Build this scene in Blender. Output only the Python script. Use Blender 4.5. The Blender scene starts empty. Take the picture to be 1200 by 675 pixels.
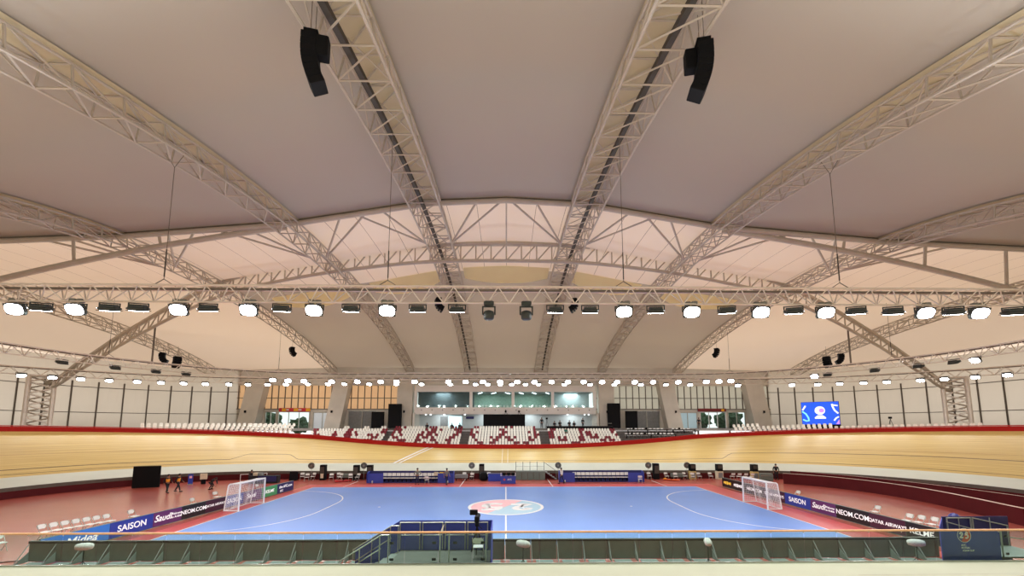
import bpy, bmesh, math, random
from math import sin, cos, pi, radians as R, hypot, atan2
from mathutils import Vector, Matrix
random.seed(7)
SC = bpy.context.scene
COL = SC.collection

# ------------------------------------------------------------------ materials
def lin(c):
    c /= 255.0
    return c / 12.92 if c <= 0.04045 else ((c + 0.055) / 1.055) ** 2.4
def S(r, g, b, a=1.0):
    return (lin(r), lin(g), lin(b), a)

def mat(name, col, rough=0.5, metal=0.0, var=0.12, scale=3.0, emit=None, estr=1.0, spec=0.5, coat=0.0):
    m = bpy.data.materials.new(name); m.use_nodes = True
    nt = m.node_tree; b = nt.nodes['Principled BSDF']
    b.inputs['Roughness'].default_value = rough
    b.inputs['Metallic'].default_value = metal
    b.inputs['Specular IOR Level'].default_value = spec
    if coat: b.inputs['Coat Weight'].default_value = coat; b.inputs['Coat Roughness'].default_value = .1
    tc = nt.nodes.new('ShaderNodeTexCoord')
    nz = nt.nodes.new('ShaderNodeTexNoise'); nz.inputs['Scale'].default_value = scale; nz.inputs['Detail'].default_value = 3
    nt.links.new(tc.outputs['Object'], nz.inputs['Vector'])
    rp = nt.nodes.new('ShaderNodeValToRGB')
    rp.color_ramp.elements[0].position = .3; rp.color_ramp.elements[1].position = .7
    rp.color_ramp.elements[0].color = tuple(c * (1 - var) for c in col[:3]) + (1,)
    rp.color_ramp.elements[1].color = tuple(min(1, c * (1 + var)) for c in col[:3]) + (1,)
    nt.links.new(nz.outputs['Fac'], rp.inputs['Fac'])
    nt.links.new(rp.outputs['Color'], b.inputs['Base Color'])
    if emit:
        b.inputs['Emission Color'].default_value = emit
        b.inputs['Emission Strength'].default_value = estr
    return m

M = {}
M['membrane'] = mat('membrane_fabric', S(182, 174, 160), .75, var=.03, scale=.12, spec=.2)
M['strip'] = mat('pale_yellow_fabric', S(210, 198, 166), .8, var=.04, scale=.3, spec=.2)
M['truss'] = mat('cream_painted_steel', S(188, 177, 162), .5, var=.06, scale=1.5)
M['trusslt'] = mat('aluminium_truss', S(222, 212, 200), .35, .25, var=.05, scale=2)
M['trussdk'] = mat('dark_steel', S(112, 103, 92), .5, var=.1)  # plain dark steel for wires, poles and strips
M['tray'] = mat('dark_cable_tray', S(66, 60, 52), .6)
M['black'] = mat('black_housing', S(11, 12, 15), .75, var=.2, spec=.2)
M['fixture'] = mat('fixture_grey_green', S(52, 60, 58), .45, var=.15)
M['driver'] = mat('driver_box_grey', S(118, 120, 112), .5)
M['lensoff'] = mat('unlit_lens', S(225, 222, 210), .2)
M['lens'] = mat('lit_lens', S(255, 255, 255), .3, emit=(1, .97, .95, 1), estr=30)
M['lensb'] = mat('lit_lens_bluish', S(255, 255, 255), .3, emit=(.86, .88, 1, 1), estr=34)
M['rimred'] = mat('rim_red_paint', S(178, 32, 28), .6, var=.06, spec=.15)
M['wallred'] = mat('maroon_wall_paint', S(84, 22, 26), .6, var=.08, scale=1, spec=.15)
M['ledge'] = mat('pale_ledge', S(214, 180, 165), .5)
M['gutter'] = mat('dark_gutter', S(88, 80, 70), .6)
M['apron'] = mat('apron_pale_paint', S(196, 200, 184), .55, var=.03, scale=.5)
M['concrete'] = mat('grey_concrete', S(212, 208, 196), .75, var=.06, scale=.6)
M['panel'] = mat('wall_panel', S(198, 192, 184), .35, var=.05, scale=.25)
M['panelw'] = mat('warm_wall_panel', S(214, 186, 156), .45, var=.08, scale=.3)
M['mullion'] = mat('dark_mullion', S(104, 98, 90), .5)
M['facade'] = mat('white_facade', S(236, 234, 230), .5, var=.03, scale=.5)
M['roomwall'] = mat('pale_room_wall', S(196, 204, 204), .6, var=.04)
M['blindgrey'] = mat('grey_shutter', S(128, 132, 132), .5)
M['deck'] = mat('deck_grey', S(134, 130, 124), .9, spec=.1)
M['terrace'] = mat('terrace_grey', S(104, 98, 94), .85, spec=.15)
M['seatw'] = mat('white_seat_plastic', S(240, 238, 228), .35, var=.02)
M['seatr'] = mat('maroon_seat_plastic', S(128, 28, 44), .35, var=.05)
M['white'] = mat('white_plastic', S(228, 228, 224), .4, var=.03)
M['whitepaint'] = mat('white_paint', S(236, 236, 236), .4, var=.03)
M['steel'] = mat('brushed_steel', S(176, 176, 168), .3, .7)
M['blue'] = mat('royal_blue_cloth', S(50, 64, 158), .6, var=.06, scale=2)
M['bluedk'] = mat('navy_panel', S(28, 30, 92), .5, var=.06)
M['woodrail'] = mat('varnished_handrail', S(214, 166, 120), .35, var=.1, scale=4)
M['ledback'] = mat('led_cabinet_back', S(102, 112, 104), .6, var=.08)
M['ledfoot'] = mat('led_foot_plate', S(124, 132, 126), .55)
M['deckgreen'] = mat('platform_ply', S(92, 96, 88), .6)
M['skin'] = mat('skin', S(150, 104, 80), .5, var=.05)
M['hair'] = mat('dark_hair', S(24, 20, 20), .7)
M['clothdk'] = mat('dark_clothes', S(26, 27, 34), .8)
M['clothgrey'] = mat('grey_shirt', S(120, 118, 108), .8)
M['clothnavy'] = mat('navy_trousers', S(28, 34, 70), .8)
M['vest'] = mat('orange_vest', S(255, 166, 50), .7)
M['clothw'] = mat('white_shirt', S(220, 220, 216), .8)
M['clothteal'] = mat('teal_shirt', S(40, 110, 96), .8)
M['vestyellow'] = mat('yellow_cloth', S(232, 190, 70), .8)
M['orange'] = mat('orange_plastic', S(222, 92, 36), .45)
M['redpl'] = mat('red_plastic', S(190, 34, 40), .4)
M['fur'] = mat('grey_fur', S(196, 196, 190), .95, var=.12, scale=14)
M['boxyel'] = mat('cardboard_box', S(206, 178, 112), .7)
M['boxcream'] = mat('cream_box', S(216, 204, 176), .7)
M['net'] = mat('white_net', S(238, 238, 238), .7, var=.02)
M['adblue'] = mat('ad_blue', S(30, 52, 140), .4, var=.02, emit=S(30, 52, 140), estr=.25)
M['adlight'] = mat('ad_midblue', S(44, 110, 190), .4, var=.02, emit=S(44, 110, 190), estr=.25)
M['adpurple'] = mat('ad_purple', S(86, 36, 92), .4, var=.02, emit=S(86, 36, 92), estr=.2)
M['adblack'] = mat('ad_black', S(14, 14, 16), .35, var=.02)
M['admaroon'] = mat('ad_maroon', S(58, 18, 42), .4, var=.02, emit=S(58, 18, 42), estr=.2)
M['adgreen'] = mat('ad_green', S(60, 140, 88), .4, var=.02, emit=S(60, 140, 88), estr=.2)
M['adtext'] = mat('ad_white_lettering', S(245, 245, 245), .4, var=.01, emit=(1, 1, 1, 1), estr=.35)
M['adyellow'] = mat('ad_yellow_lettering', S(240, 200, 70), .4, var=.01, emit=S(240, 200, 70), estr=.35)
M['pink'] = mat('logo_pink', S(244, 186, 192), .45, var=.04)
M['aqua'] = mat('logo_aqua', S(164, 204, 224), .45, var=.04)
M['logored'] = mat('logo_orange_red', S(205, 74, 54), .5)
M['logoblue'] = mat('logo_deep_blue', S(34, 58, 150), .5)
M['scrblue'] = mat('screen_blue', S(0, 60, 220), .3, var=.02, emit=S(0, 84, 235), estr=1.0)
M['scrwhite'] = mat('screen_white', S(235, 240, 255), .3, var=.02, emit=S(225, 232, 255), estr=1.0)
M['scrcyan'] = mat('screen_cyan', S(120, 220, 255), .3, var=.02, emit=S(130, 225, 255), estr=1.0)
M['scrpink'] = mat('screen_violet', S(190, 130, 240), .3, var=.02, emit=S(190, 130, 240), estr=1.0)
M['glow'] = mat('lit_opening', S(210, 240, 245), .4, var=.01, emit=S(200, 240, 245), estr=1.1)
M['tubelight'] = mat('tube_light', S(240, 248, 255), .4, var=.01, emit=(.9, .96, 1, 1), estr=5)
M['leaf'] = mat('outdoor_foliage', S(52, 84, 56), .8, var=.5, scale=2.2)
M['bannerred'] = mat('banner_red', S(206, 40, 52), .5)
M['bannermar'] = mat('banner_maroon', S(122, 36, 40), .5)
M['bannery'] = mat('banner_yellow', S(242, 178, 36), .5)
M['carpet'] = mat('room_green_wall', S(150, 178, 160), .7)
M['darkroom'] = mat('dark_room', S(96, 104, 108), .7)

def fieldmat(name, col, rough, streak=.06, coat=0.0):
    m = mat(name, col, rough, var=streak, scale=.25, coat=coat)
    return m
M['floorred'] = fieldmat('infield_red_floor', S(180, 92, 80), .24, .07)
M['floorred'].node_tree.nodes['Principled BSDF'].inputs['Specular IOR Level'].default_value = .4
M['courtred'] = fieldmat('court_red_floor', S(204, 84, 84), .36, .05)
M['court'] = fieldmat('court_blue_floor', S(106, 148, 222), .36, .05)

for k_ in ('court', 'courtred'): M[k_].node_tree.nodes['Principled BSDF'].inputs['Specular IOR Level'].default_value = .22
def glassmat(name, tint, gl=.08):
    m = bpy.data.materials.new(name); m.use_nodes = True
    nt = m.node_tree; nt.nodes.clear()
    o = nt.nodes.new('ShaderNodeOutputMaterial'); mx = nt.nodes.new('ShaderNodeMixShader')
    t = nt.nodes.new('ShaderNodeBsdfTransparent'); t.inputs['Color'].default_value = tint
    g = nt.nodes.new('ShaderNodeBsdfGlossy'); g.inputs['Roughness'].default_value = .03; g.inputs['Color'].default_value = (.9, 1, .95, 1)
    lw = nt.nodes.new('ShaderNodeLayerWeight'); lw.inputs['Blend'].default_value = .5
    pw = nt.nodes.new('ShaderNodeMath'); pw.operation = 'POWER'; pw.inputs[1].default_value = 5.0; nt.links.new(lw.outputs['Facing'], pw.inputs[0])
    ma = nt.nodes.new('ShaderNodeMath'); ma.operation = 'MULTIPLY_ADD'; ma.inputs[1].default_value = .6; ma.inputs[2].default_value = .025; nt.links.new(pw.outputs[0], ma.inputs[0])
    nt.links.new(ma.outputs[0], mx.inputs[0]); nt.links.new(t.outputs[0], mx.inputs[1]); nt.links.new(g.outputs[0], mx.inputs[2])
    nt.links.new(mx.outputs[0], o.inputs['Surface'])
    return m
M['glass'] = glassmat('greenish_glass', (.80, .88, .84, 1))
M['winglass'] = glassmat('window_glass', (.78, .86, .86, 1))

# wood track: planks run along the lap, colour varies board by board (uv: u along, v across in metres)
def woodmat():
    m = bpy.data.materials.new('track_pine_boards'); m.use_nodes = True
    nt = m.node_tree; b = nt.nodes['Principled BSDF']; b.inputs['Roughness'].default_value = .38
    uv = nt.nodes.new('ShaderNodeUVMap')
    mp = nt.nodes.new('ShaderNodeMapping'); mp.inputs['Scale'].default_value = (.09, 6.0, 1)
    nt.links.new(uv.outputs[0], mp.inputs['Vector'])
    nz = nt.nodes.new('ShaderNodeTexNoise'); nz.inputs['Scale'].default_value = 1.6; nz.inputs['Detail'].default_value = 4
    nt.links.new(mp.outputs[0], nz.inputs['Vector'])
    rp = nt.nodes.new('ShaderNodeValToRGB')
    rp.color_ramp.elements[0].position = .35; rp.color_ramp.elements[1].position = .7
    rp.color_ramp.elements[0].color = S(204, 172, 100); rp.color_ramp.elements[1].color = S(228, 202, 128)
    nt.links.new(nz.outputs['Fac'], rp.inputs['Fac']); nt.links.new(rp.outputs[0], b.inputs['Base Color'])
    return m
M['wood'] = woodmat()

def translucent(m, col, f):
    nt = m.node_tree; b = nt.nodes['Principled BSDF']; o = [n for n in nt.nodes if n.type == 'OUTPUT_MATERIAL'][0]
    t = nt.nodes.new('ShaderNodeBsdfTranslucent'); t.inputs['Color'].default_value = col
    mx = nt.nodes.new('ShaderNodeMixShader'); mx.inputs[0].default_value = f
    nt.links.new(b.outputs[0], mx.inputs[1]); nt.links.new(t.outputs[0], mx.inputs[2]); nt.links.new(mx.outputs[0], o.inputs['Surface'])
M['paneln'] = mat('neutral_wall_panel', S(190, 188, 174), .45, var=.06, scale=.3)
M['lensy'] = mat('pale_yellow_skin', S(255, 240, 184), .8, var=.03, scale=.3, spec=.1)
translucent(M['panel'], S(214, 206, 190), .5); translucent(M['panelw'], S(236, 190, 140), .55); translucent(M['paneln'], S(204, 202, 184), .5)
# membrane: fabric with thin welded seams running along the trusses on the far half
def membranemat():
    m = M['membrane']; nt = m.node_tree; b = nt.nodes['Principled BSDF']
    rp = [n for n in nt.nodes if n.type == 'VALTORGB'][0]
    tc = [n for n in nt.nodes if n.type == 'TEX_COORD'][0]
    sx = nt.nodes.new('ShaderNodeSeparateXYZ'); nt.links.new(tc.outputs['Object'], sx.inputs[0])
    def mth(op, a, bv=None):
        n = nt.nodes.new('ShaderNodeMath'); n.operation = op
        if isinstance(a, (int, float)): n.inputs[0].default_value = a
        else: nt.links.new(a, n.inputs[0])
        if bv is not None:
            if isinstance(bv, (int, float)): n.inputs[1].default_value = bv
            else: nt.links.new(bv, n.inputs[1])
        return n.outputs[0]
    fr = mth('FRACT', mth('DIVIDE', sx.outputs['X'], 2.45))
    line = mth('LESS_THAN', fr, .018)
    far = mth('MULTIPLY', mth('GREATER_THAN', sx.outputs['Y'], -1.3), mth('LESS_THAN', sx.outputs['Y'], 11.5))
    mask = mth('MULTIPLY', line, far)
    mx = nt.nodes.new('ShaderNodeMix'); mx.data_type = 'RGBA'
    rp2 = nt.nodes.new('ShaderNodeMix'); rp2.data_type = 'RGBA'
    rp2.inputs['B'].default_value = S(248, 236, 218); nt.links.new(rp.outputs[0], rp2.inputs['A'])  # lighter base beyond the cross arch: stronger light there is put into the colour
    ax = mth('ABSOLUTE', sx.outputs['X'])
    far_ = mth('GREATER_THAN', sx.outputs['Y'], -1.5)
    lit_zone = mth('MULTIPLY', far_, mth('MAXIMUM', mth('LESS_THAN', sx.outputs['Y'], 11.8), mth('GREATER_THAN', ax, 30.0)))
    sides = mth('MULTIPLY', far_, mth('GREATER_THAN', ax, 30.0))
    tr = mth('ADD', mth('ADD', mth('MULTIPLY', lit_zone, .09), mth('MULTIPLY', far_, .12)), mth('MULTIPLY', sides, .09))  # translucency stepped up by region to brighten the far and outer roof
    nt.links.new(lit_zone, rp2.inputs['Factor'])
    o = [n for n in nt.nodes if n.type == 'OUTPUT_MATERIAL'][0]
    t = nt.nodes.new('ShaderNodeBsdfTranslucent'); t.inputs['Color'].default_value = S(232, 206, 180)
    ms = nt.nodes.new('ShaderNodeMixShader'); nt.links.new(tr, ms.inputs[0])
    nt.links.new(b.outputs[0], ms.inputs[1]); nt.links.new(t.outputs[0], ms.inputs[2]); nt.links.new(ms.outputs[0], o.inputs['Surface'])
    nt.links.new(mask, mx.inputs['Factor']); nt.links.new(rp2.outputs['Result'], mx.inputs['A'])
    mx.inputs['B'].default_value = S(128, 110, 98)
    nt.links.new(mx.outputs['Result'], b.inputs['Base Color'])
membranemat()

# ------------------------------------------------------------------ mesh helpers
class MB:
    def __init__(s): s.v = []; s.f = []
    def add(s, vs, fs):
        o = len(s.v); s.v += [tuple(v) for v in vs]; s.f += [tuple(i + o for i in f) for f in fs]; return s
    def box(s, c, d, rz=0.0, rx=0.0, ry=0.0):
        m = Matrix.Rotation(rz, 3, 'Z') @ Matrix.Rotation(ry, 3, 'Y') @ Matrix.Rotation(rx, 3, 'X'); c = Vector(c)
        vs = [c + m @ Vector((sx * d[0] / 2, sy * d[1] / 2, sz * d[2] / 2)) for sx in (-1, 1) for sy in (-1, 1) for sz in (-1, 1)]
        return s.add(vs, [(0, 1, 3, 2), (4, 6, 7, 5), (0, 4, 5, 1), (2, 3, 7, 6), (0, 2, 6, 4), (1, 5, 7, 3)])
    def bbox(s, c, d, b=.02, rz=0.0, rx=0.0, ry=0.0):   # box with chamfered vertical+horizontal edges
        m = Matrix.Rotation(rz, 3, 'Z') @ Matrix.Rotation(ry, 3, 'Y') @ Matrix.Rotation(rx, 3, 'X'); c = Vector(c)
        x, y, z = d[0] / 2, d[1] / 2, d[2] / 2
        def ring(ix, iy, zz):
            return [(-ix + b, -iy, zz), (ix - b, -iy, zz), (ix, -iy + b, zz), (ix, iy - b, zz), (ix - b, iy, zz), (-ix + b, iy, zz), (-ix, iy - b, zz), (-ix, -iy + b, zz)]
        rs = [ring(x - b, y - b, -z), ring(x, y, -z + b), ring(x, y, z - b), ring(x - b, y - b, z)]
        vs = [c + m @ Vector(p) for r in rs for p in r]; fs = []
        for k in range(3):
            for i in range(8):
                j = (i + 1) % 8; fs.append((k * 8 + i, k * 8 + j, k * 8 + 8 + j, k * 8 + 8 + i))
        fs.append(tuple(range(7, -1, -1))); fs.append(tuple(range(24, 32)))
        return s.add(vs, fs)
    def tube(s, pts, r, n=6, closed=False, caps=True, rad=None):
        P = [Vector(p) for p in pts]; N = len(P)
        if N < 2: return s
        T = []
        for i in range(N):
            a = P[(i - 1) % N] if (closed or i > 0) else P[i]; c = P[(i + 1) % N] if (closed or i < N - 1) else P[i]
            d1 = (P[i] - a); d2 = (c - P[i])
            d1 = d1.normalized() if d1.length > 1e-9 else d2.normalized(); d2 = d2.normalized() if d2.length > 1e-9 else d1
            t = d1 + d2
            if t.length < 1e-6: t = d2
            T.append((t.normalized(), d1, d2))
        up = Vector((0, 0, 1)) if abs(T[0][2].z) < .9 else Vector((1, 0, 0))
        X = T[0][2].cross(up).normalized(); rings = []
        for i in range(N):
            t = T[i][0]
            X = (X - t * X.dot(t))
            X = X.normalized() if X.length > 1e-6 else t.orthogonal().normalized()
            Y = t.cross(X); rr = rad[i] if rad else r
            ca = max(.35, math.sqrt(max(0, (1 + T[i][1].dot(T[i][2])) / 2)))
            bis = (T[i][2] - T[i][1])
            ring = []
            for k in range(n):
                a = 2 * pi * (k + .5) / n
                q = X * cos(a) * rr + Y * sin(a) * rr
                if bis.length > 1e-5 and ca < .999:
                    bn = bis.normalized(); q = q + bn * (q.dot(bn) * (1 / ca - 1))
                ring.append(P[i] + q)
            rings.append(ring)
        vs = [v for r_ in rings for v in r_]; fs = []
        m = N if closed else N - 1
        for i in range(m):
            j = (i + 1) % N
            for k in range(n):
                l = (k + 1) % n; fs.append((i * n + k, i * n + l, j * n + l, j * n + k))
        if not closed and caps: fs.append(tuple(range(n - 1, -1, -1))); fs.append(tuple((N - 1) * n + k for k in range(n)))
        return s.add(vs, fs)
    def prism(s, poly, z0, z1):            # polygon in xy extruded along z
        n = len(poly); vs = [(x, y, z0) for x, y in poly] + [(x, y, z1) for x, y in poly]
        return s.add(vs, [tuple(range(n - 1, -1, -1)), tuple(range(n, 2 * n))] + [(i, (i + 1) % n, n + (i + 1) % n, n + i) for i in range(n)])
    def xprism(s, poly, y0, y1):           # polygon in xz extruded along y
        n = len(poly); vs = [(x, y0, z) for x, z in poly] + [(x, y1, z) for x, z in poly]
        return s.add(vs, [tuple(range(n)), tuple(range(2 * n - 1, n - 1, -1))] + [(i, n + i, n + (i + 1) % n, (i + 1) % n) for i in range(n)])
    def yprism(s, poly, x0, x1):           # polygon in yz extruded along x
        n = len(poly); vs = [(x0, y, z) for y, z in poly] + [(x1, y, z) for y, z in poly]
        return s.add(vs, [tuple(range(n)), tuple(range(2 * n - 1, n - 1, -1))] + [(i, n + i, n + (i + 1) % n, (i + 1) % n) for i in range(n)])
    def lathe(s, prof, n=14, c=(0, 0, 0), axis='Z'):
        vs = []; N = len(prof)
        for r, z in prof:
            for k in range(n):
                a = 2 * pi * k / n; p = (r * cos(a), r * sin(a), z)
                if axis == 'Y': p = (p[0], p[2], p[1])
                if axis == 'X': p = (p[2], p[0], p[1])
                vs.append((p[0] + c[0], p[1] + c[1], p[2] + c[2]))
        fs = [(i * n + k, i * n + (k + 1) % n, i * n + n + (k + 1) % n, i * n + n + k) for i in range(N - 1) for k in range(n)]
        fs += [tuple(range(n - 1, -1, -1)), tuple((N - 1) * n + k for k in range(n))]
        return s.add(vs, fs)
    def sheet(s, rows):                     # grid of points, rows x cols
        nr, nc = len(rows), len(rows[0]); vs = [p for r_ in rows for p in r_]
        return s.add(vs, [(i * nc + j, i * nc + j + 1, i * nc + nc + j + 1, i * nc + nc + j) for i in range(nr - 1) for j in range(nc - 1)])
    def mesh(s, name, smooth=False):
        me = bpy.data.meshes.new(name); me.from_pydata(s.v, [], s.f); me.update()
        bm = bmesh.new(); bm.from_mesh(me); bmesh.ops.recalc_face_normals(bm, faces=bm.faces); bm.to_mesh(me); bm.free()
        if smooth: me.polygons.foreach_set('use_smooth', [True] * len(me.polygons))
        return me
    def build(s, name, material, parent=None, smooth=False):
        me = s.mesh(name, smooth)
        return link(name, me, material, parent)

def link(name, me, material, parent=None):
    o = bpy.data.objects.new(name, me)
    if material is not None and not me.materials: me.materials.append(material)
    COL.objects.link(o)
    if parent is not None: o.parent = parent
    return o

def tag(o, label=None, cat=None, group=None, kind=None):
    if label: o['label'] = label
    if cat: o['category'] = cat
    if group: o['group'] = group
    if kind: o['kind'] = kind
    return o
def thing(name, label, cat, loc=(0, 0, 0), rz=0.0, group=None):
    o = bpy.data.objects.new(name, None); COL.objects.link(o)
    o.location = loc; o.rotation_euler = (0, 0, rz); o.empty_display_size = .2
    return tag(o, label, cat, group)
def copy_tree(o, parent=None):
    c = o.copy(); COL.objects.link(c)
    if parent is not None: c.parent = parent
    for ch in o.children: copy_tree(ch, c)
    return c
def clone(o, loc, rz, label, group=None):
    c = copy_tree(o); c.location = loc; c.rotation_euler = (0, 0, rz); c['label'] = label
    if group: c['group'] = group
    return c
def text(name, body, size, material, parent, loc, rot=(pi / 2, 0, 0), ext=.004, align='CENTER', shear=0.0, sx=1.0, space=1.0):
    cu = bpy.data.curves.new(name, 'FONT'); cu.body = body; cu.size = size; cu.extrude = ext
    cu.align_x = align; cu.align_y = 'CENTER'; cu.shear = shear; cu.space_character = space
    cu.materials.append(material); cu.offset = size * .012
    o = bpy.data.objects.new(name, cu); COL.objects.link(o)
    o.location = loc; o.rotation_euler = rot; o.scale = (sx, 1, 1)
    if parent is not None: o.parent = parent
    TEXTS.append(o); return o
TEXTS = []
def texts_to_meshes():
    dg = bpy.context.evaluated_depsgraph_get(); dg.update()
    done = [(o, bpy.data.meshes.new_from_object(o.evaluated_get(dg))) for o in TEXTS]
    for o, me in done:
        n = bpy.data.objects.new('tmp', me); COL.objects.link(n)
        n.location, n.rotation_euler, n.scale, n.parent = o.location, o.rotation_euler, o.scale, o.parent
        bpy.data.objects.remove(o); n.name = 'lettering'
ORD = ['first', 'second', 'third', 'fourth', 'fifth', 'sixth', 'seventh', 'eighth', 'ninth', 'tenth', 'eleventh', 'twelfth', 'thirteenth',
       'fourteenth', 'fifteenth', 'sixteenth', 'seventeenth', 'eighteenth', 'nineteenth', 'twentieth']
def nth(i):
    if i < 20: return ORD[i]
    t = {2: 'twenty', 3: 'thirty', 4: 'forty'}[(i + 1) // 10]
    u = (i + 1) % 10
    return {2: 'twentieth', 3: 'thirtieth', 4: 'fortieth'}[(i + 1) // 10] if u == 0 else t + '-' + ORD[u - 1]
def rot2(x, y, a): return (x * cos(a) - y * sin(a), x * sin(a) + y * cos(a))

# ------------------------------------------------------------------ track geometry
YC, RIN, H = 1.3, 16.0, 28.0
LAP2 = 2 * H + pi * RIN
def stad(s, o, h=H, r=RIN, yc=YC):
    """plan point at arc s (from far middle, + to the right), offset o outwards"""
    sg = 1 if s >= 0 else -1; a = abs(s)
    if a <= h: x, y, nx, ny = a, yc + r, 0, 1
    elif a <= h + pi * r:
        t = (a - h) / r; nx, ny = sin(t), cos(t); x, y = h + r * nx, yc + r * ny
    else: x, y, nx, ny = 2 * h + pi * r - a, yc - r, 0, -1
    return (sg * (x + o * nx), y + o * ny)
def bank(s):
    t = min(abs(s), LAP2 - abs(s)) / 57.0
    t = max(0, min(1, t)); t = t ** 3 * (6 * t * t - 15 * t + 10)
    return R(11.7 + 26.3 * t)
ZAP, ZTR, OAP = .95, 1.6, 3.0
def trk(s, w, lift=0.0):
    b = bank(s); o = OAP + w * cos(b); x, y = stad(s, o)
    return (x, y, ZTR + w * sin(b) + lift)
NS = 240
SS = [-LAP2 + 2 * LAP2 * i / NS for i in range(NS + 1)]

infield = [stad(s, 0) for s in SS[:-1]]
m = MB(); m.prism(infield, -.3, 0)
tag(m.build('floor_infield', M['floorred']), 'glossy red brick coloured infield floor inside the cycling track', 'floor', kind='structure')
m = MB(); m.sheet([[stad(s, .0) + (-.3,) for s in SS], [stad(s, .0) + (ZAP,) for s in SS]])
tag(m.build('wall_infield', M['wallred']), 'low maroon wall around the infield below the pale apron', 'wall', kind='structure')
FS = [s for s in SS if abs(s) < H + pi * RIN * .8]
m = MB(); m.sheet([[stad(s, -.03) + (ZAP - .3,) for s in FS], [stad(s, -.03) + (ZAP + .02,) for s in FS], [stad(s, .3) + (ZAP + .03,) for s in FS]])
tag(m.build('trim_1', M['gutter']), 'dark grey edge strip along the foot of the apron', 'edge strip', kind='structure')
def apron_part(ss):
    q = MB(); q.sheet([[stad(s, .0) + (ZAP,) for s in ss], [stad(s, OAP) + (ZTR,) for s in ss]]); return q
SN = H + pi * RIN * .9
NP = [SN + (2 * LAP2 - 2 * SN) * i / 80 for i in range(81)]
q = MB(); q.sheet([[stad(s if s <= LAP2 else s - 2 * LAP2, .0) + (ZAP,) for s in NP], [stad(s if s <= LAP2 else s - 2 * LAP2, OAP) + (ZTR + .005,) for s in NP],
                   [trk(s if s <= LAP2 else s - 2 * LAP2, 1.1, .014) for s in NP]])
M['cream'] = mat('apron_cream_paint', S(166, 166, 142), .6, var=.03, scale=.5, spec=.2)
tag(q.build('floor_nearside', M['cream']), 'cream painted apron strip at the foot of the near straight', 'floor', kind='structure')
m = apron_part([s for s in SS if abs(s) < SN])
tag(m.build('floor_apron', M['apron']), 'pale mint white apron strip along the foot of the wooden track', 'floor', kind='structure')
W = 7.0; NW = 10
me_rows = [[trk(s, W * k / NW) for s in SS] for k in range(NW + 1)]
m = MB(); m.sheet(me_rows)
track = m.build('floor_track', M['wood'], smooth=True)
uvl = track.data.uv_layers.new(name='UVMap')
nc = NS + 1
for poly in track.data.polygons:
    for li in poly.loop_indices:
        vi = track.data.loops[li].vertex_index
        uvl.data[li].uv = (SS[vi % nc], W * (vi // nc) / NW)
tag(track, 'banked pale pine wooden cycling track curving round the infield', 'track', kind='structure')
M['linedk'] = mat('dark_lap_line', S(112, 84, 60), .5)
M['linered'] = mat('thin_seam_line', S(186, 142, 92), .5)
def lane(name, fn, s0, s1, wd, material, n=160):
    a = [s0 + (s1 - s0) * i / n for i in range(n + 1)]
    q = MB(); q.sheet([[trk(s, fn(s), .012) for s in a], [trk(s, fn(s) + wd, .012) for s in a]]); return q.build(name, material, track)
def stepline(s):
    a = 1.0
    def ramp(x, x0, x1): return max(0, min(1, (x - x0) / (x1 - x0)))
    if s < 0: return a + 1.25 * (ramp(s, -33.6, -32.4) - ramp(s, -28.6, -27.2))
    return a + 1.35 * ramp(s, 28.6, 29.8)
lane('lap_line', stepline, -95, 95, .09, M['linedk'], 400)
lane('lap_line', lambda s: .35, -95, 95, .05, M['linedk'])
lane('lap_line', lambda s: 3.2, -95, 95, .04, M['linered'])
def cross(x0, x1, wd):
    q = MB(); pts = []
    n = 10
    q.sheet([[trk(x0 + (x1 - x0) * k / n + dx, W * k / n, .014) for dx in (0, wd)] for k in range(n + 1)]); return q.build('finish_line', M['whitepaint'], track)
cross(-14.5, -11.5, .3); cross(-13.8, -10.8, .25)
cross(-.55, -.5, .06); cross(.2, .25, .06)
# rim barrier
RIMH = .5
m = MB(); m.sheet([[trk(s, W - .02) for s in SS], [(lambda p: (p[0], p[1], p[2] + RIMH))(trk(s, W)) for s in SS], [(lambda p, q: (q[0], q[1], p[2] + RIMH))(trk(s, W), stad(s, OAP + W * cos(bank(s)) + .25)) for s in SS],
                   [(lambda p, q: (q[0], q[1], p[2] - 1.2))(trk(s, W), stad(s, OAP + W * cos(bank(s)) + .25)) for s in SS]])
tag(m.build('wall_rim', M['rimred']), 'red rim barrier along the top edge of the wooden track', 'barrier', kind='structure')
m = MB()
m.tube([(lambda p: (p[0], p[1], p[2] + RIMH + .04))(trk(s, W + .05)) for s in SS[:-1]], .05, 5, closed=True)
tag(m.build('trim_2', M['rimred']), 'thin red cap rail on top of the rim barrier', 'rail', kind='structure')

# court
PY = 1.0
m = MB(); m.box((.5, PY - .15, .004), (43.6, 24.2, .008))
tag(m.build('floor_surround', M['courtred']), 'bright red court surround around the blue futsal pitch', 'floor', kind='structure')
m = MB(); m.box((0, PY, .009), (40, 20, .012))
court = tag(m.build('floor_pitch', M['court']), 'blue futsal pitch floor with white markings', 'pitch', kind='structure')
ZL = .017
def strip(pts, wd, name='pitch_line', material=None, parent=court, closed=False, z=ZL):
    n = len(pts); L_ = []; R_ = []
    for i in range(n):
        a = Vector(pts[(i - 1) % n] if (closed or i) else pts[i]); c = Vector(pts[(i + 1) % n] if (closed or i < n - 1) else pts[i])
        d = (c - a); d = Vector((d[0], d[1])).normalized(); nn = Vector((-d.y, d.x)) * wd / 2
        L_.append((pts[i][0] + nn.x, pts[i][1] + nn.y, z)); R_.append((pts[i][0] - nn.x, pts[i][1] - nn.y, z))
    if closed: L_.append(L_[0]); R_.append(R_[0])
    q = MB(); q.sheet([L_, R_]); return q.build(name, material or M['whitepaint'], parent)
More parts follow.
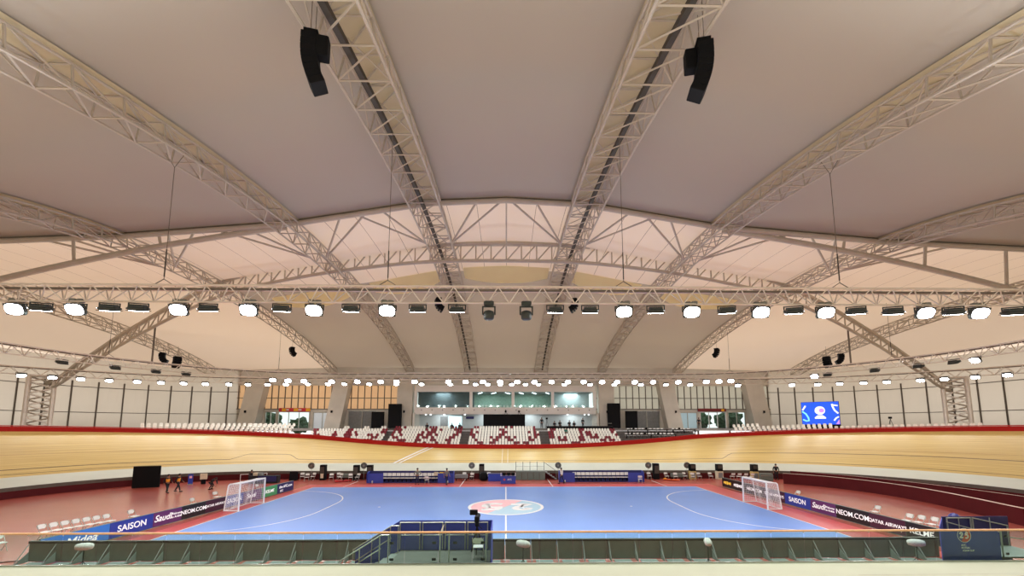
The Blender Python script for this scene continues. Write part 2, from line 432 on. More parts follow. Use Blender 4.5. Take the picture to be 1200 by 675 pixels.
strip([(-20, PY - 10), (20, PY - 10)], .08); strip([(-20, PY + 10), (20, PY + 10)], .10)
strip([(-20, PY - 10), (-20, PY + 10)], .08); strip([(20, PY - 10), (20, PY + 10)], .08)
strip([(0, PY - 10), (0, PY - 3)], .1); strip([(0, PY + 3), (0, PY + 10)], .1)
for sg in (-1, 1):
    pts = [(sg * 20 - sg * 6 * sin(t), PY - 1.58 - 6 * cos(t)) for t in [i * pi / 2 / 16 for i in range(17)]]
    pts += [(sg * 20 - sg * 6 * cos(t), PY + 1.58 + 6 * sin(t)) for t in [i * pi / 2 / 16 for i in range(17)]]
    strip(pts, .1)
    for dx in (6, 10):
        q = MB(); q.lathe([(.1, ZL), (.1, ZL + .002)], 12, (sg * (20 - dx), PY, 0)); q.build('penalty_spot', M['whitepaint'], court)
for x in (-17, -4.85, 4.95, 17.0):
    strip([(x, PY + 10.1), (x, 15.5 if abs(x) > 10 else 17.0)], .09, z=.013)
for x in (-10, 10): strip([(x, PY + 10.0), (x, PY + 10.4)], .09, z=.013)

def disc(r0, r1, a0, a1, z, n=40):
    return [[(r0 * cos(a0 + (a1 - a0) * i / n), r0 * sin(a0 + (a1 - a0) * i / n), z) for i in range(n + 1)], [(r1 * cos(a0 + (a1 - a0) * i / n), r1 * sin(a0 + (a1 - a0) * i / n), z) for i in range(n + 1)]]
def emblem(parent, r, cl, cr, place, k=1.0):
    """round emblem: two coloured halves split on a slant, white ring, two white digit-like marks; place() turns it"""
    def put(name, rows, material):
        q = MB(); q.sheet([[place(*p) for p in row] for row in rows]); q.build(name, material, parent)
    a = R(60)
    put('emblem_half', disc(0, r * .93, a, a + pi, .002), cl)
    put('emblem_half', disc(0, r * .93, a - pi, a, .002), cr)
    put('emblem_ring', disc(r * .92, r, 0, 2 * pi, .004), M['whitepaint'])
    def stroke(pts, wd):
        n = len(pts); A = []; B = []
        for i in range(n):
            p = Vector(pts[max(0, i - 1)]); c = Vector(pts[min(n - 1, i + 1)]); d = (c - p).normalized(); nn = Vector((-d.y, d.x)) * wd / 2
            A.append((pts[i][0] + nn.x, pts[i][1] + nn.y, .006)); B.append((pts[i][0] - nn.x, pts[i][1] - nn.y, .006))
        put('emblem_mark', [A, B], M['whitepaint'])
    # the "2" on the left half, the "5" on the right half
    two = [(-.62, .16), (-.56, .33), (-.42, .4), (-.28, .33), (-.24, .18), (-.32, .02), (-.5, -.16), (-.64, -.3), (-.5, -.3), (-.14, -.3)]
    five = [(.62, .36), (.42, .36), (.24, .36), (.19, .2), (.15, .05), (.3, .1), (.45, .08), (.55, -.03), (.55, -.18), (.45, -.33), (.28, -.38), (.1, -.32)]
    stroke([(x * r, y * r) for x, y in two], .2 * r); stroke([(x * r, y * r) for x, y in five], .2 * r)
    arc = [(.72 * r + .3 * r * cos(t), -.02 * r + .36 * r * sin(t)) for t in [R(115) + R(130) * i / 10 for i in range(11)]]
    stroke(arc, .05 * r)
    arc = [(-.72 * r + .3 * r * cos(t), .0 * r + .36 * r * sin(t)) for t in [R(-65) + R(130) * i / 10 for i in range(11)]]
    stroke(arc, .05 * r)
emblem(court, 3.0, M['aqua'], M['pink'], lambda x, y, z: (-x, PY - y, ZL + z))

# ramp partitions on the right of the infield
def bandwall(name, pts, zt, th, label, n):
    q = MB(); c = [Vector(p) for p in pts]
    L_, R_ = [], []
    for i in range(len(c)):
        d = (c[min(i + 1, len(c) - 1)] - c[max(0, i - 1)]).normalized(); nn = Vector((-d.y, d.x)) * th / 2
        L_.append(c[i] + nn); R_.append(c[i] - nn)
    poly = [(p.x, p.y) for p in L_] + [(p.x, p.y) for p in reversed(R_)]
    q = MB(); k = len(c)
    vs = [(p.x, p.y, 0) for p in L_] + [(p.x, p.y, 0) for p in R_] + [(p.x, p.y, zt) for p in L_] + [(p.x, p.y, zt) for p in R_]
    fs = []
    for i in range(k - 1):
        fs += [(i, i + 1, 2 * k + i + 1, 2 * k + i), (k + i, 3 * k + i, 3 * k + i + 1, k + i + 1), (2 * k + i, 2 * k + i + 1, 3 * k + i + 1, 3 * k + i)]
    fs += [(0, 2 * k, 3 * k, k), (k - 1, 2 * k - 1, 4 * k - 1, 3 * k - 1)]
    q.add(vs, fs); w = q.build(name, M['wallred'])
    tag(w, label, 'wall', kind='structure')
    q = MB(); q.sheet([[(p.x, p.y, zt + .012) for p in L_], [(p.x, p.y, zt + .012) for p in R_]]); q.build('ledge', M['ledge'], w)
    return w
def bez(P, n=40):
    out = []
    for i in range(n + 1):
        t = i / n; pts = [Vector(p) for p in P]
        while len(pts) > 1: pts = [pts[j].lerp(pts[j + 1], t) for j in range(len(pts) - 1)]
        out.append((pts[0].x, pts[0].y))
    return out
bandwall('wall_partition', bez([(30.8, 13.0), (33.6, 11.4), (36.5, 7.5), (36.5, 2.4), (34.4, -1.5), (33.4, -5.6)]), 1.1, .34, 'maroon ramp wall with pale ledge nearest the right LED boards', 1)
bandwall('wall_partition', bez([(33.4, 15.4), (36.0, 12.6), (38.2, 9.0), (39.6, 3.4), (39.4, -3.0), (38.2, -8.0)]), 1.1, .2, 'maroon ramp wall with thin pale ledge below the right bend', 2)
q = MB(); q.box((37.15, 4.6, .62), (.04, 1.3, .3), rz=R(-6)); tag(q.build('ventilation_grille', M['ledback']), 'small dark green grille set in the maroon ramp wall', 'grille')

# ------------------------------------------------------------------ terrace, deck, wall
def rowy(k): return 28.6 + .8 * k
def rowz(k): return 2.78 + .385 * k
m = MB()
for k in range(8):
    m.box((0, rowy(k) + .1, rowz(k) - .4), (62, .8, .8))
tag(m.build('floor_terrace', M['terrace']), 'grey stepped terrace under the stadium seats', 'terrace', kind='structure')
m = MB()
inner = [(-31, 35.05), (31, 35.05)]
m.prism([(-49, 46), (-49, 33.6), (-31, 34.7), (31, 34.7), (49, 33.6), (49, 46)], 5.5, 5.9)
tag(m.build('floor_deck', M['deck']), 'grey upper concourse deck behind the far seats', 'floor', kind='structure')
for sg, nm in ((-1, 'left'), (1, 'right')):
    m = MB(); a = [31 + i * (LAP2 * .62 - 31) / 40 for i in range(41)]
    ins = [stad(sg * s, OAP + W * cos(bank(s)) + (3.7 if s < 42 else .3)) + (5.9,) for s in a]
    outs = []
    for s in a:
        x, y = stad(sg * s, OAP + W * cos(bank(s)) + 22)
        outs.append((max(-66, min(66, x)), min(38, y), 5.9))
    m.sheet([ins, outs])
    tag(m.build('floor_concourse_' + nm, M['deck']), 'grey concourse floor behind the %s bend of the track' % nm, 'floor', kind='structure')
m = MB(); m.sheet([[(x, -36.6, z) for x in (-66, -30, 0, 30, 66)] for z in (-.3, 8, 17)])
NEARW = m  # unseen wall added behind the viewer to weaken incoming sky light
# wall polyline
WX, WY, WR = 49.0, 37.4, 16.0
def wallpt(t):     # t = arc length along the wall from the far middle, + right
    sg = 1 if t >= 0 else -1; a = abs(t)
    if a <= WX: return (sg * a, WY, 0)
    b = (a - WX) / WR
    if b <= pi / 2: return (sg * (WX + WR * sin(b)), WY - WR + WR * cos(b), -sg * b)
    return (sg * (WX + WR), WY - WR - (a - WX - WR * pi / 2), -sg * pi / 2)
ZW0, ZW1 = 5.5, 16.4
for sg, nm in ((-1, 'left'), (1, 'right')):
    a = [46.0 + i * 1.0 for i in range(76)]
    m = MB(); m.sheet([[wallpt(sg * t)[:2] + (z,) for t in a] for z in (ZW0, 9, 12.2, ZW1)])
    w = tag(m.build('wall_' + nm, M['panel']), 'pale panelled wall behind the %s bend with a dark mullion grid' % nm, 'wall', kind='structure')
    for j, t in enumerate([48.0 + 2.85 * i for i in range(26)]):
        x, y, rz = wallpt(sg * t); q = MB()
        q.box((x, y - .1 * cos(rz), (ZW0 + 13) / 2), (.17, .16, 13 - ZW0), rz=rz); q.build('mullion', M['mullion'], w)
    for z in (8.35, 12.15):
        q = MB(); q.tube([(wallpt(sg * t)[0] * .9985, wallpt(sg * t)[1] - .09, z) for t in a], .07, 4); q.build('transom', M['mullion'], w)
tag(NEARW.build('wall_near_blocker', M['panel']), 'unseen pale wall added behind the near stand to cut sky light', 'wall', kind='structure')
# back wall between the columns: upper warm panels, lower openings
COLX = [-43.0, -28.6, -17.2, 17.2, 28.2, 43.4]
m = MB()
m.sheet([[(-46.4, 37.5, z), (-15.6, 37.5, z)] for z in (9.15, 13.4)])
wb = tag(m.build('wall_back', M['panelw']), 'warm cream ribbed upper wall between the grey columns', 'wall', kind='structure')
m = MB(); m.sheet([[(15.4, 37.5, z), (46.4, 37.5, z)] for z in (9.15, 13.4)]); m.build('neutral_panel', M['paneln'], wb)
m = MB(); m.box((0, 37.55, 14.9), (93, .12, 3.2)); m.build('upper_band', M['concrete'], wb)
x = -46.2
while x < 46.3:
    if abs(x) > 15.8:
        q = MB(); q.box((x, 37.36, 11.2), (.12, .16, 4.1)); q.build('mullion', M['mullion'], wb)
    x += 1.14
for x0, x1 in ((-46.4, -15.6), (15.4, 46.4)):
    for z in (9.2, 11.1):
        q = MB(); q.box(((x0 + x1) / 2, 37.34, z), (x1 - x0, .16, .12)); q.build('transom', M['mullion'], wb)
# columns: broad concrete buttresses leaning
for i, x in enumerate(COLX):
    sg = -1 if x < 0 else 1
    lean = 1.5 if abs(x) > 20 else 0.0
    wd = 3.0 if abs(x) > 40 else 2.6
    q = MB()
    xb = x + sg * lean * .5; xt = x - sg * lean * .5
    zt = 14.6
    P = [(xb - wd / 2, 35.6), (xb + wd / 2, 35.6), (xb + wd / 2, 37.45), (xb - wd / 2, 37.45)]
    Q = [(xt - wd / 2, 35.9), (xt + wd / 2, 35.9), (xt + wd / 2, 37.45), (xt - wd / 2, 37.45)]
    q.add([p + (5.5,) for p in P] + [p + (zt,) for p in Q], [(3, 2, 1, 0), (4, 5, 6, 7), (0, 1, 5, 4), (1, 2, 6, 5), (2, 3, 7, 6), (3, 0, 4, 7)])
    where = ['leftmost', 'second from the left', 'left of the glazed gallery', 'right of the glazed gallery', 'second from the right', 'rightmost'][i]
    c = tag(q.build('wall_column', M['concrete']), 'grey concrete column, %s, at the back wall' % where, 'column', kind='structure')
    q = MB(); q.box((xb, 35.62, 8.7), (.22, .3, .38)); q.build('wall_speaker', M['black'], c)

# lower openings
HEADS = []
def opening(i, x0, x1, z1, label, kindmat, bars, frame='steel', glow=None):
    w = thing('window_%d' % i, label, 'window', ((x0 + x1) / 2, 37.45, 5.5)); w['kind'] = 'structure'
    HEADS.append((x0 - .1, x1 + .1, z1))
    wd = x1 - x0; hh = z1 - 5.5
    q = MB(); t = .14
    q.box((-wd / 2, 0, hh / 2), (t, .16, hh)); q.box((wd / 2, 0, hh / 2), (t, .16, hh)); q.box((0, 0, hh), (wd + t, .16, t)); q.box((0, 0, .06), (wd, .16, .12))
    q.build('window_frame', M[frame], w)
    q = MB(); q.box((0, .02, hh / 2), (wd - t, .03, hh - .15)); q.build('pane', kindmat, w)
    for b in range(1, bars):
        q = MB(); q.box((-wd / 2 + wd * b / bars, -.02, hh / 2), (.1, .14, hh)); q.build('glazing_bar', M[frame], w)
    return w
opening(1, -45.9, -44.9 + .35, 8.9, 'end window left of the leftmost grey column with dark trees outside', M['winglass'], 1)
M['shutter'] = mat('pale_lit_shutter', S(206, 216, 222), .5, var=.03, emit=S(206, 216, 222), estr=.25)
opening(2, -41.4, -39.6, 8.7, 'dark window left of the entrance under the red and yellow banner', M['winglass'], 2)
opening(3, -39.2, -33.9, 8.7, 'glazed entrance under the red and yellow banner', M['winglass'], 3)
opening(4, -33.2, -30.1, 8.6, 'pale shuttered window right of the red and yellow banner', M['shutter'], 2)
opening(5, -27.2, -22.5, 8.9, 'grey shutter panel left of the black screens', M['blindgrey'], 2)
opening(6, 22.3, 26.8, 8.9, 'grey shutter panel right of the black screens', M['blindgrey'], 2)
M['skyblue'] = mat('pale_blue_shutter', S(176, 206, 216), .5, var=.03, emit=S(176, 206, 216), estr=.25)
opening(7, 30.1, 33.4, 8.6, 'pale blue shuttered window left of the maroon banner', M['skyblue'], 2)
opening(8, 34.0, 38.5, 8.7, 'glazed entrance under the maroon banner with trees outside', M['winglass'], 3, frame='whitepaint')
opening(9, 38.9, 41.9, 8.7, 'window right of the maroon banner with trees outside', M['winglass'], 2)
opening(10, 45.0, 46.4, 8.7, 'window right of the rightmost grey column', M['winglass'], 1)
# solid infill so that nothing is left open between the openings
m = MB()
for x0, x1 in ((-46.4, -45.95), (-44.5, -41.45), (-39.55, -39.25), (-33.85, -33.25), (-30.05, -27.25), (-22.4, -15.6), (15.4, 22.2), (26.9, 30.0), (33.5, 33.95), (38.55, 38.85), (41.95, 44.95)):
    m.box(((x0 + x1) / 2, 37.52, 7.35), (x1 - x0, .1, 3.7))
for x0, x1, z1 in HEADS: m.box(((x0 + x1) / 2, 37.54, (z1 + 9.25) / 2), (x1 - x0, .1, 9.25 - z1))
m.build('lower_wall', M['concrete'], wb)
# greenery outside the glazing
def bush(x, y, z, r, label):
    bm = bmesh.new(); bmesh.ops.create_icosphere(bm, subdivisions=3, radius=r)
    for v in bm.verts:
        v.co *= 1 + .28 * random.uniform(-1, 1); v.co.z *= .8
    me = bpy.data.meshes.new('tree_crown'); bm.to_mesh(me); bm.free()
    root = thing('tree', label, 'tree', (x, y, 3.0), 0, 'trees outside the glazing')
    o = link('crown', me, M['leaf'], root); o.location = (0, 0, z - 3.0)
    q = MB(); q.tube([(0, 0, 0), (.1, 0, z - 3)], .18, 7); q.build('trunk', M['trussdk'], root)
bush(-47.5, 43, 7.0, 2.4, 'dark tree seen through the end window left of the leftmost column')
bush(-43.4, 42, 7.2, 1.9, 'dark tree seen through the window left of the glazed entrance')
bush(-38.4, 43, 6.4, 1.7, 'round tree seen through the entrance under the red and yellow banner')
bush(36.2, 43, 7.2, 2.1, 'green tree seen through the entrance under the maroon banner')
bush(42.2, 43, 7.4, 2.2, 'green tree seen through the window right of the maroon banner')
bush(48.2, 43, 6.6, 2.0, 'green tree seen through the window right of the rightmost column')
m = MB(); m.box((0, 62, 2.9), (150, 48, .2)); tag(m.build('floor_outside', M['concrete']), 'grey pavement outside the glazing', 'pavement', kind='structure')

# banners over the entrances
b = thing('entrance_banner', 'red and yellow banner over the left glazed entrance', 'banner', (-36.4, 37.2, 9.05))
q = MB(); q.box((0, 0, 0), (5.3, .05, .62)); q.build('banner_cloth', M['bannerred'], b)
for k, (xx, mm) in enumerate(((-2.0, 'bannery'), (0.0, 'bannery'), (2.1, 'bannery'))):
    q = MB(); q.box((xx + .25, -.03, 0), (.75, .02, .5)); q.build('banner_patch', M[mm], b)
for xx in (-1.2, .95):
    q = MB(); q.box((xx, -.03, 0), (.55, .02, .22)); q.build('banner_patch', M['white'], b)
b = thing('entrance_banner', 'dark maroon banner over the right glazed entrance', 'banner', (36.0, 37.2, 9.05))
q = MB(); q.box((0, 0, 0), (5.0, .05, .55)); q.build('banner_cloth', M['bannermar'], b)
q = MB(); q.box((1.9, -.03, 0), (.5, .02, .42)); q.build('banner_patch', M['bannery'], b)

# ------------------------------------------------------------------ gallery building in the middle
GX0, GX1, GY = -15.5, 15.3, 36.0
g = MB()
g.box(((GX0 + GX1) / 2, GY + .2, 12.65), (GX1 - GX0, .5, 1.1))
gal = tag(g.build('wall_gallery', M['facade']), 'white upper fascia of the glazed spectator gallery', 'wall', kind='structure')
g = MB(); g.box(((GX0 + GX1) / 2, GY + .1, 8.85), (GX1 - GX0, .7, 1.15)); g.build('lower_fascia', M['facade'], gal)
g = MB(); g.box(((GX0 + GX1) / 2, GY + 3.2, 8.75), (GX1 - GX0, 5.6, .2)); g.build('gallery_floor', M['deck'], gal)
g = MB(); g.box(((GX0 + GX1) / 2, GY + 3.2, 12.2), (GX1 - GX0, 5.6, .15)); g.build('gallery_ceiling', M['blindgrey'], gal)
g = MB(); g.box(((GX0 + GX1) / 2, GY + 5.8, 10.6), (GX1 - GX0, .15, 3.4)); g.build('gallery_back', M['carpet'], gal)
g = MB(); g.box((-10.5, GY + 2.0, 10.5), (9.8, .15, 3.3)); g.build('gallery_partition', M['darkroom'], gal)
g = MB(); g.box((11.6, GY + 3.4, 10.5), (6.6, .15, 3.3)); g.build('gallery_partition', M['roomwall'], gal)
for xx in (GX0 + .1, -6.0, 1.2, 8.0, GX1 - .1):
    g = MB(); g.box((xx, GY + .3, 10.7), (.5, .4, 3.2)); g.build('gallery_post', M['facade'], gal)
for x0, x1 in ((GX0 + .35, -6.25), (-5.75, .95), (1.45, 7.75), (8.25, GX1 - .35)):
    g = MB(); g.box(((x0 + x1) / 2, GY + .12, 10.75), (x1 - x0, .03, 2.75)); g.build('pane', M['winglass'], gal)
for k in range(17):
    g = MB(); g.lathe([(.09, -.06), (.09, .0)], 8, (GX0 + 1.2 + k * 1.78, GY - .26, 8.98), 'Y'); g.build('fascia_spot', M['mullion'], gal)
for k, xx in enumerate((-4.6, -2.2, .3, 2.7, 5.0, 7.4)):
    g = MB(); g.box((xx, GY + 2.6, 12.05), (.16, 2.6, .07), rz=R(18 if xx < 0 else -18)); tag(g.build('tube_light', M['tubelight']), 'white tube light on the gallery ceiling, %s from the left' % nth(k), 'ceiling light', 'tube lights on the gallery ceiling')
for xx in (-11, -3.4, 4.2, 11.6):
    ld = bpy.data.lights.new('gallery_light', 'AREA'); ld.energy = 210; ld.size = 2.4; ld.color = (.9, .97, 1)
    lo = bpy.data.objects.new('gallery_light', ld); COL.objects.link(lo); lo.location = (xx, GY + (1.2 if xx < -5 else 2.4), 12.0)
    ld = bpy.data.lights.new('recess_light', 'AREA'); ld.energy = 95; ld.size = 1.5; ld.color = (.9, .97, 1)
    lo = bpy.data.objects.new('recess_light', ld); COL.objects.link(lo); lo.location = (xx, GY + 1.5, 8.55)
# lower recess back wall
g = MB(); g.box((0, GY + 3.2, 7.1), (GX1 - GX0, .15, 3.2)); rec = tag(g.build('wall_recess', M['roomwall']), 'pale recess wall beneath the spectator gallery', 'wall', kind='structure')
g = MB(); g.box((-9.0, GY + 3.1, 6.9), (2.3, .06, 2.2)); g.build('lit_opening', M['glow'], rec)
g = MB(); g.box((-11.0, GY + 3.1, 7.1), (1.3, .06, 1.7)); g.build('poster', M['blindgrey'], rec)
sgn = thing('blue_sign', 'small dark blue sign on the recess wall under the gallery', 'sign', (-6.4, GY + 3.05, 7.75))
g = MB(); g.box((0, 0, 0), (1.4, .06, .45)); g.build('sign_board', M['bluedk'], sgn)
for sg in (-1, 1):
    g = MB(); g.box((sg * 15.45, GY + 1.0, 7.0), (.3, 4.0, 3.0)); g.build('recess_side', M['concrete'], rec)
pot = [-13.6, -12.8, -10.5, -7.0, -1.5, .8, 2.3, 10.5, 13.4, 14.1]
for k, xx in enumerate(pot):
    g = MB(); g.lathe([(.10, 8.2), (.13, 8.12), (.12, 8.1)], 10, (xx, GY + .0, .05)); tag(g.build('downlight', M['tubelight']), 'small bright downlight under the gallery fascia, %s from the left' % nth(k), 'downlight', 'downlights under the gallery fascia')
# gallery chairs behind the glass
def galchair():
    q = MB(); q.bbox((0, 0, .42), (.42, .42, .05), .015); q.bbox((0, .2, .78), (.42, .05, .5), .015)
    q.tube([(-.18, -.18, 0), (-.18, -.18, .4)], .02, 4); q.tube([(.18, -.18, 0), (.18, -.18, .4)], .02, 4)
    q.tube([(-.18, .18, 0), (-.18, .18, .4)], .02, 4); q.tube([(.18, .18, 0), (.18, .18, .4)], .02, 4)
    return q.mesh('gallery_chair')
gcm = galchair(); gcm.materials.append(M['seatw'])
gx = [-5.3 + .62 * k for k in range(22)] + [8.8 + .7 * k for k in range(6)]
for k, xx in enumerate(gx):
    o = link('gallery_chair', gcm, None); o.location = (xx, GY + .85, 8.85)
    lab = ('white chair behind the gallery glass, %s from the left' % nth(k))
    tag(o, lab, 'chair', 'white chairs behind the gallery glass')

# ------------------------------------------------------------------ stadium seats
def seatmesh(name, material):
    q = MB()
    prof = [(-.25, .36, .16), (-.24, .42, .18), (-.05, .40, .185), (.12, .40, .185), (.19, .47, .185), (.22, .62, .185), (.25, .76, .17), (.26, .82, .11)]
    top = [[(-w, y, z), (-w * .5, y - .012, z - .0), (w * .5, y - .012, z), (w, y, z)] for y, z, w in prof]
    bot = [[(-w, y + .03, z - .035), (-w * .5, y + .03, z - .035), (w * .5, y + .03, z - .035), (w, y + .03, z - .035)] for y, z, w in prof]
    loop = [top[i] + list(reversed(bot[i])) for i in range(len(prof))]
    n = 8; vs = [p for r_ in loop for p in r_]; fs = []
    for i in range(len(prof) - 1):
        for k in range(n): fs.append((i * n + k, i * n + (k + 1) % n, i * n + n + (k + 1) % n, i * n + n + k))
    fs.append(tuple(range(n))); fs.append(tuple(len(vs) - n + k for k in range(n)))
    q.add(vs, fs)
    q.box((0, .02, .19), (.08, .1, .4))
    me = q.mesh(name); me.materials.append(material); return me
seat_w = seatmesh('stadium_seat', M['seatw']); seat_r = seatmesh('stadium_seat', M['seatr'])
BL = {
 'far left block': (-31.3, 26, [
  "..........WW.....WW....WW.", "RRWWWWWWWWWWRRWWWWWWWWWWRR", "WRWWWWWWRWWWRRWRWWWWWWWWRR", "WRRRWWWWRRWWRRRWRWWWRRWRWW", "RRRWWWWRRRWWWRRWWWWWWWRRWW",
  "WWWWWWWWWWWWWWRRWWWWRRRWWW", "WWWWWWWRRWWWWWWWRWWWWWWWWW", "WWWWWWWWWWWWWWWWWWWWWWWWWW"]),
 'left block': (-18.25, 24, [
  "RRWRWWWWWWWWRRRWWWWWRRRR", "RRRWWWWWWWWRWRRWRWWWWRRR", "RWRWWWWWWWRWRRRWWWWWWWRR", "RWWRWWWWWRRWRRWRWWWWWRRW", "WRRWWWWWWRWRRWRWWWWWRRWW",
  "WWWRRRWWWRRWWWRRWWWRRWWW", "WWWWRRWWWRWWRWWWRWWWRWWW", "WWWWWWRRWWWWRWWWWRWWWWWW"]),
 'middle block': (-5.8, 24, [
  ".RRWWWWWWWWWRWRWWWWWWWR.", "RWWWWWWWWWRRWWWWWWWWWWR.", "RWRWWWWWWWWRRWWWWWWWRWRW", "RRWWWWWWWWRRWWWWWWWWWWRR", "WRWWWWWRWRRWRRWRWWWWRWRW",
  "WWRWWWWWRRWWWRRWWWWWRRWW", "WWWRRWWRRWWWWWWRRWRRWWWW", "WWWWRRWWWWWWWWRRWRWRWWWW"]),
 'right block': (6.75, 24, [
  "........................", "WRRWWWWWWWWRRWWWWWWWWWRR", "RRWWWWWWWWWRWRRWWWWWWWRW", "RRWWWWWWWWWRWRRWRWWWWWWR", "RRWRWRWWWWRRWWRRRWWRRWWW",
  "WWWRRRWWWWRRWWWWWRRWRRWW", "WWWWWWWRRRWWWWWWWWRWWWWW", "WWWWWWWRRWWWWWWWWWRWWWWW"])}
RIMTOP = lambda s: ZTR + W * sin(bank(s)) + RIMH
seats = []
for bn, (x0, ncol, rows) in BL.items():
    for ri, line in enumerate(rows):
        k = 7 - ri
        for c, ch in enumerate(line):
            if ch == '.': continue
            x = x0 + .465 * c + .23
            zb = rowz(k) + .82; y = rowy(k)
            zs = 6.46 + (RIMTOP(x) - 6.46) * (y + 31.2) / 58.2
            if zb < zs + .0: continue
            seats.append((x, y, rowz(k), 0.0, ch, '%s stadium seat, %s from left, %s row up, %s' % ('white' if ch == 'W' else 'maroon', nth(c), nth(k), bn), zb - zs, bn))
for sg, s0, s1, nm, kmin in ((-1, 30.4, 41.0, 'left bend', 0), (1, 31.8, 47.5, 'right bend', 0)):
    n = int((s1 - s0) / .357)
    for k in range(4):
        for i in range(n):
            s = s0 + i * .357
            b = bank(s); zf = RIMTOP(s) - .42 + .40 * k
            if sg > 0 and s < 36 and zf < 5.05: continue
            if zf > 5.95: zf = 5.9
            if k > 0 and zf >= 5.9 and (RIMTOP(s) - .42 + .40 * (k - 1)) > 5.9: continue
            if k > 0 and zf >= 5.9 and sg > 0: continue
            x, y = stad(sg * s, OAP + W * cos(b) + .75 + .78 * k)
            t = max(0, (s - 28) / RIN)
            seats.append((x, y, zf, -sg * t, 'W', 'white stadium seat by the %s, %s from the stand, %s row up' % (nm, nth(i), nth(k)), 9 if k == 0 else 1, nm))
# the 300 that show largest stand alone, the others are one mass of seats
order = sorted(range(len(seats)), key=lambda i: (-min(.5, seats[i][6]) * .6 + (hypot(seats[i][0], seats[i][1] + 31) - 58) * .12))
solo = set(order[:300])
rest_w, rest_r = MB(), MB()
def copyinto(mb, me, x, y, z, rz):
    mm = Matrix.Translation((x, y, z)) @ Matrix.Rotation(rz, 4, 'Z')
    mb.add([mm @ v.co for v in me.vertices], [tuple(p.vertices) for p in me.polygons])
for i, (x, y, z, rz, ch, lab, _, bn) in enumerate(seats):
    me = seat_w if ch == 'W' else seat_r
    if i in solo:
        o = link('stadium_seat', me, None); o.location = (x, y, z); o.rotation_euler = (0, 0, rz)
        tag(o, lab, 'seat', 'stadium seats in the ' + bn)
    else: copyinto(rest_w if ch == 'W' else rest_r, me, x, y, z, rz)
me = bpy.data.meshes.new('stadium_seats')
nw = len(rest_w.f); rest_w.add(rest_r.v, rest_r.f)
me.from_pydata(rest_w.v, [], rest_w.f); me.materials.append(M['seatw']); me.materials.append(M['seatr'])
me.polygons.foreach_set('material_index', [0] * nw + [1] * (len(rest_w.f) - nw)); me.update()
tag(link('stadium_seats', me, None), 'remaining white and maroon seats in the upper rows of the stand', 'seats', kind='stuff')

# ------------------------------------------------------------------ roof
RH, RR_, ZE = 45.0, 36.0, 15.6
TX = (0, 6.1, 16.8, 30.0, 50.0, 72.0)
TP = ((24.55, 2, 16.8, 38.4, .0052), (24.25, 2, 16.75, 38.4, .0052), (22.5, 3, 16.7, 38.3, .0058), (21.55, 4, 16.5, 37.2, .0098), (20.6, 4, 16.4, 35.6, .0098), (15.5, 4, 15.4, 35.6, .0005))
def tz(y, za, yc, ze, ye, kn): return za - ((za - ze) * ((y - yc) / (ye - yc)) ** 2 if y > yc else kn * (y - yc) ** 2)
def memb(x, y):
    a = abs(x); tops = [tz(y, *t) for t in TP]
    for i in range(len(TX) - 1):
        if a <= TX[i + 1]:
            f = (a - TX[i]) / (TX[i + 1] - TX[i]); return max(14.6, tops[i] + (tops[i + 1] - tops[i]) * f)
    return 14.6
m = MB()
xs = sorted([-72 + 2.0 * i for i in range(73)] + [-6.1, 6.1, -16.8, 16.8]); ys = [-37 + 1.5 * i for i in range(52)]
m.sheet([[(x, y, memb(x, y)) for x in xs] for y in ys])
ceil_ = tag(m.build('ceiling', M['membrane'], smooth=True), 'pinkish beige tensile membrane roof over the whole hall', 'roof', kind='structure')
for xt, hw in ((-6.1, .95), (6.1, .95), (-16.8, .6), (16.8, .6), (-30, .5), (30, .5)):
    m = MB(); m.sheet([[(xt + dx, y, memb(xt + dx, y) - .06) for dx in (-hw, 0, hw)] for y in [-33 + 1.05 * i for i in range(31)]])
    m.build('yellow_strip', M['strip'], ceil_, smooth=True)
for x0, x1 in ((-15.4, -7.6), (-4.8, 4.8), (7.6, 15.4), (-27.5, -18.5), (18.5, 27.5)):
    rows = []
    for k in range(7):
        row = []
        for i in range(17):
            f = i / 16; x = x0 + (x1 - x0) * f; bow = 1.6 * (1 - (2 * f - 1) ** 2)
            y = 10.9 + .004 * x * x + (2.4 + bow) * k / 6; row.append((x, y, memb(x, y) - .07))
        rows.append(row)
    m = MB(); m.sheet(rows); m.build('yellow_strip', M['lensy'], ceil_, smooth=True)

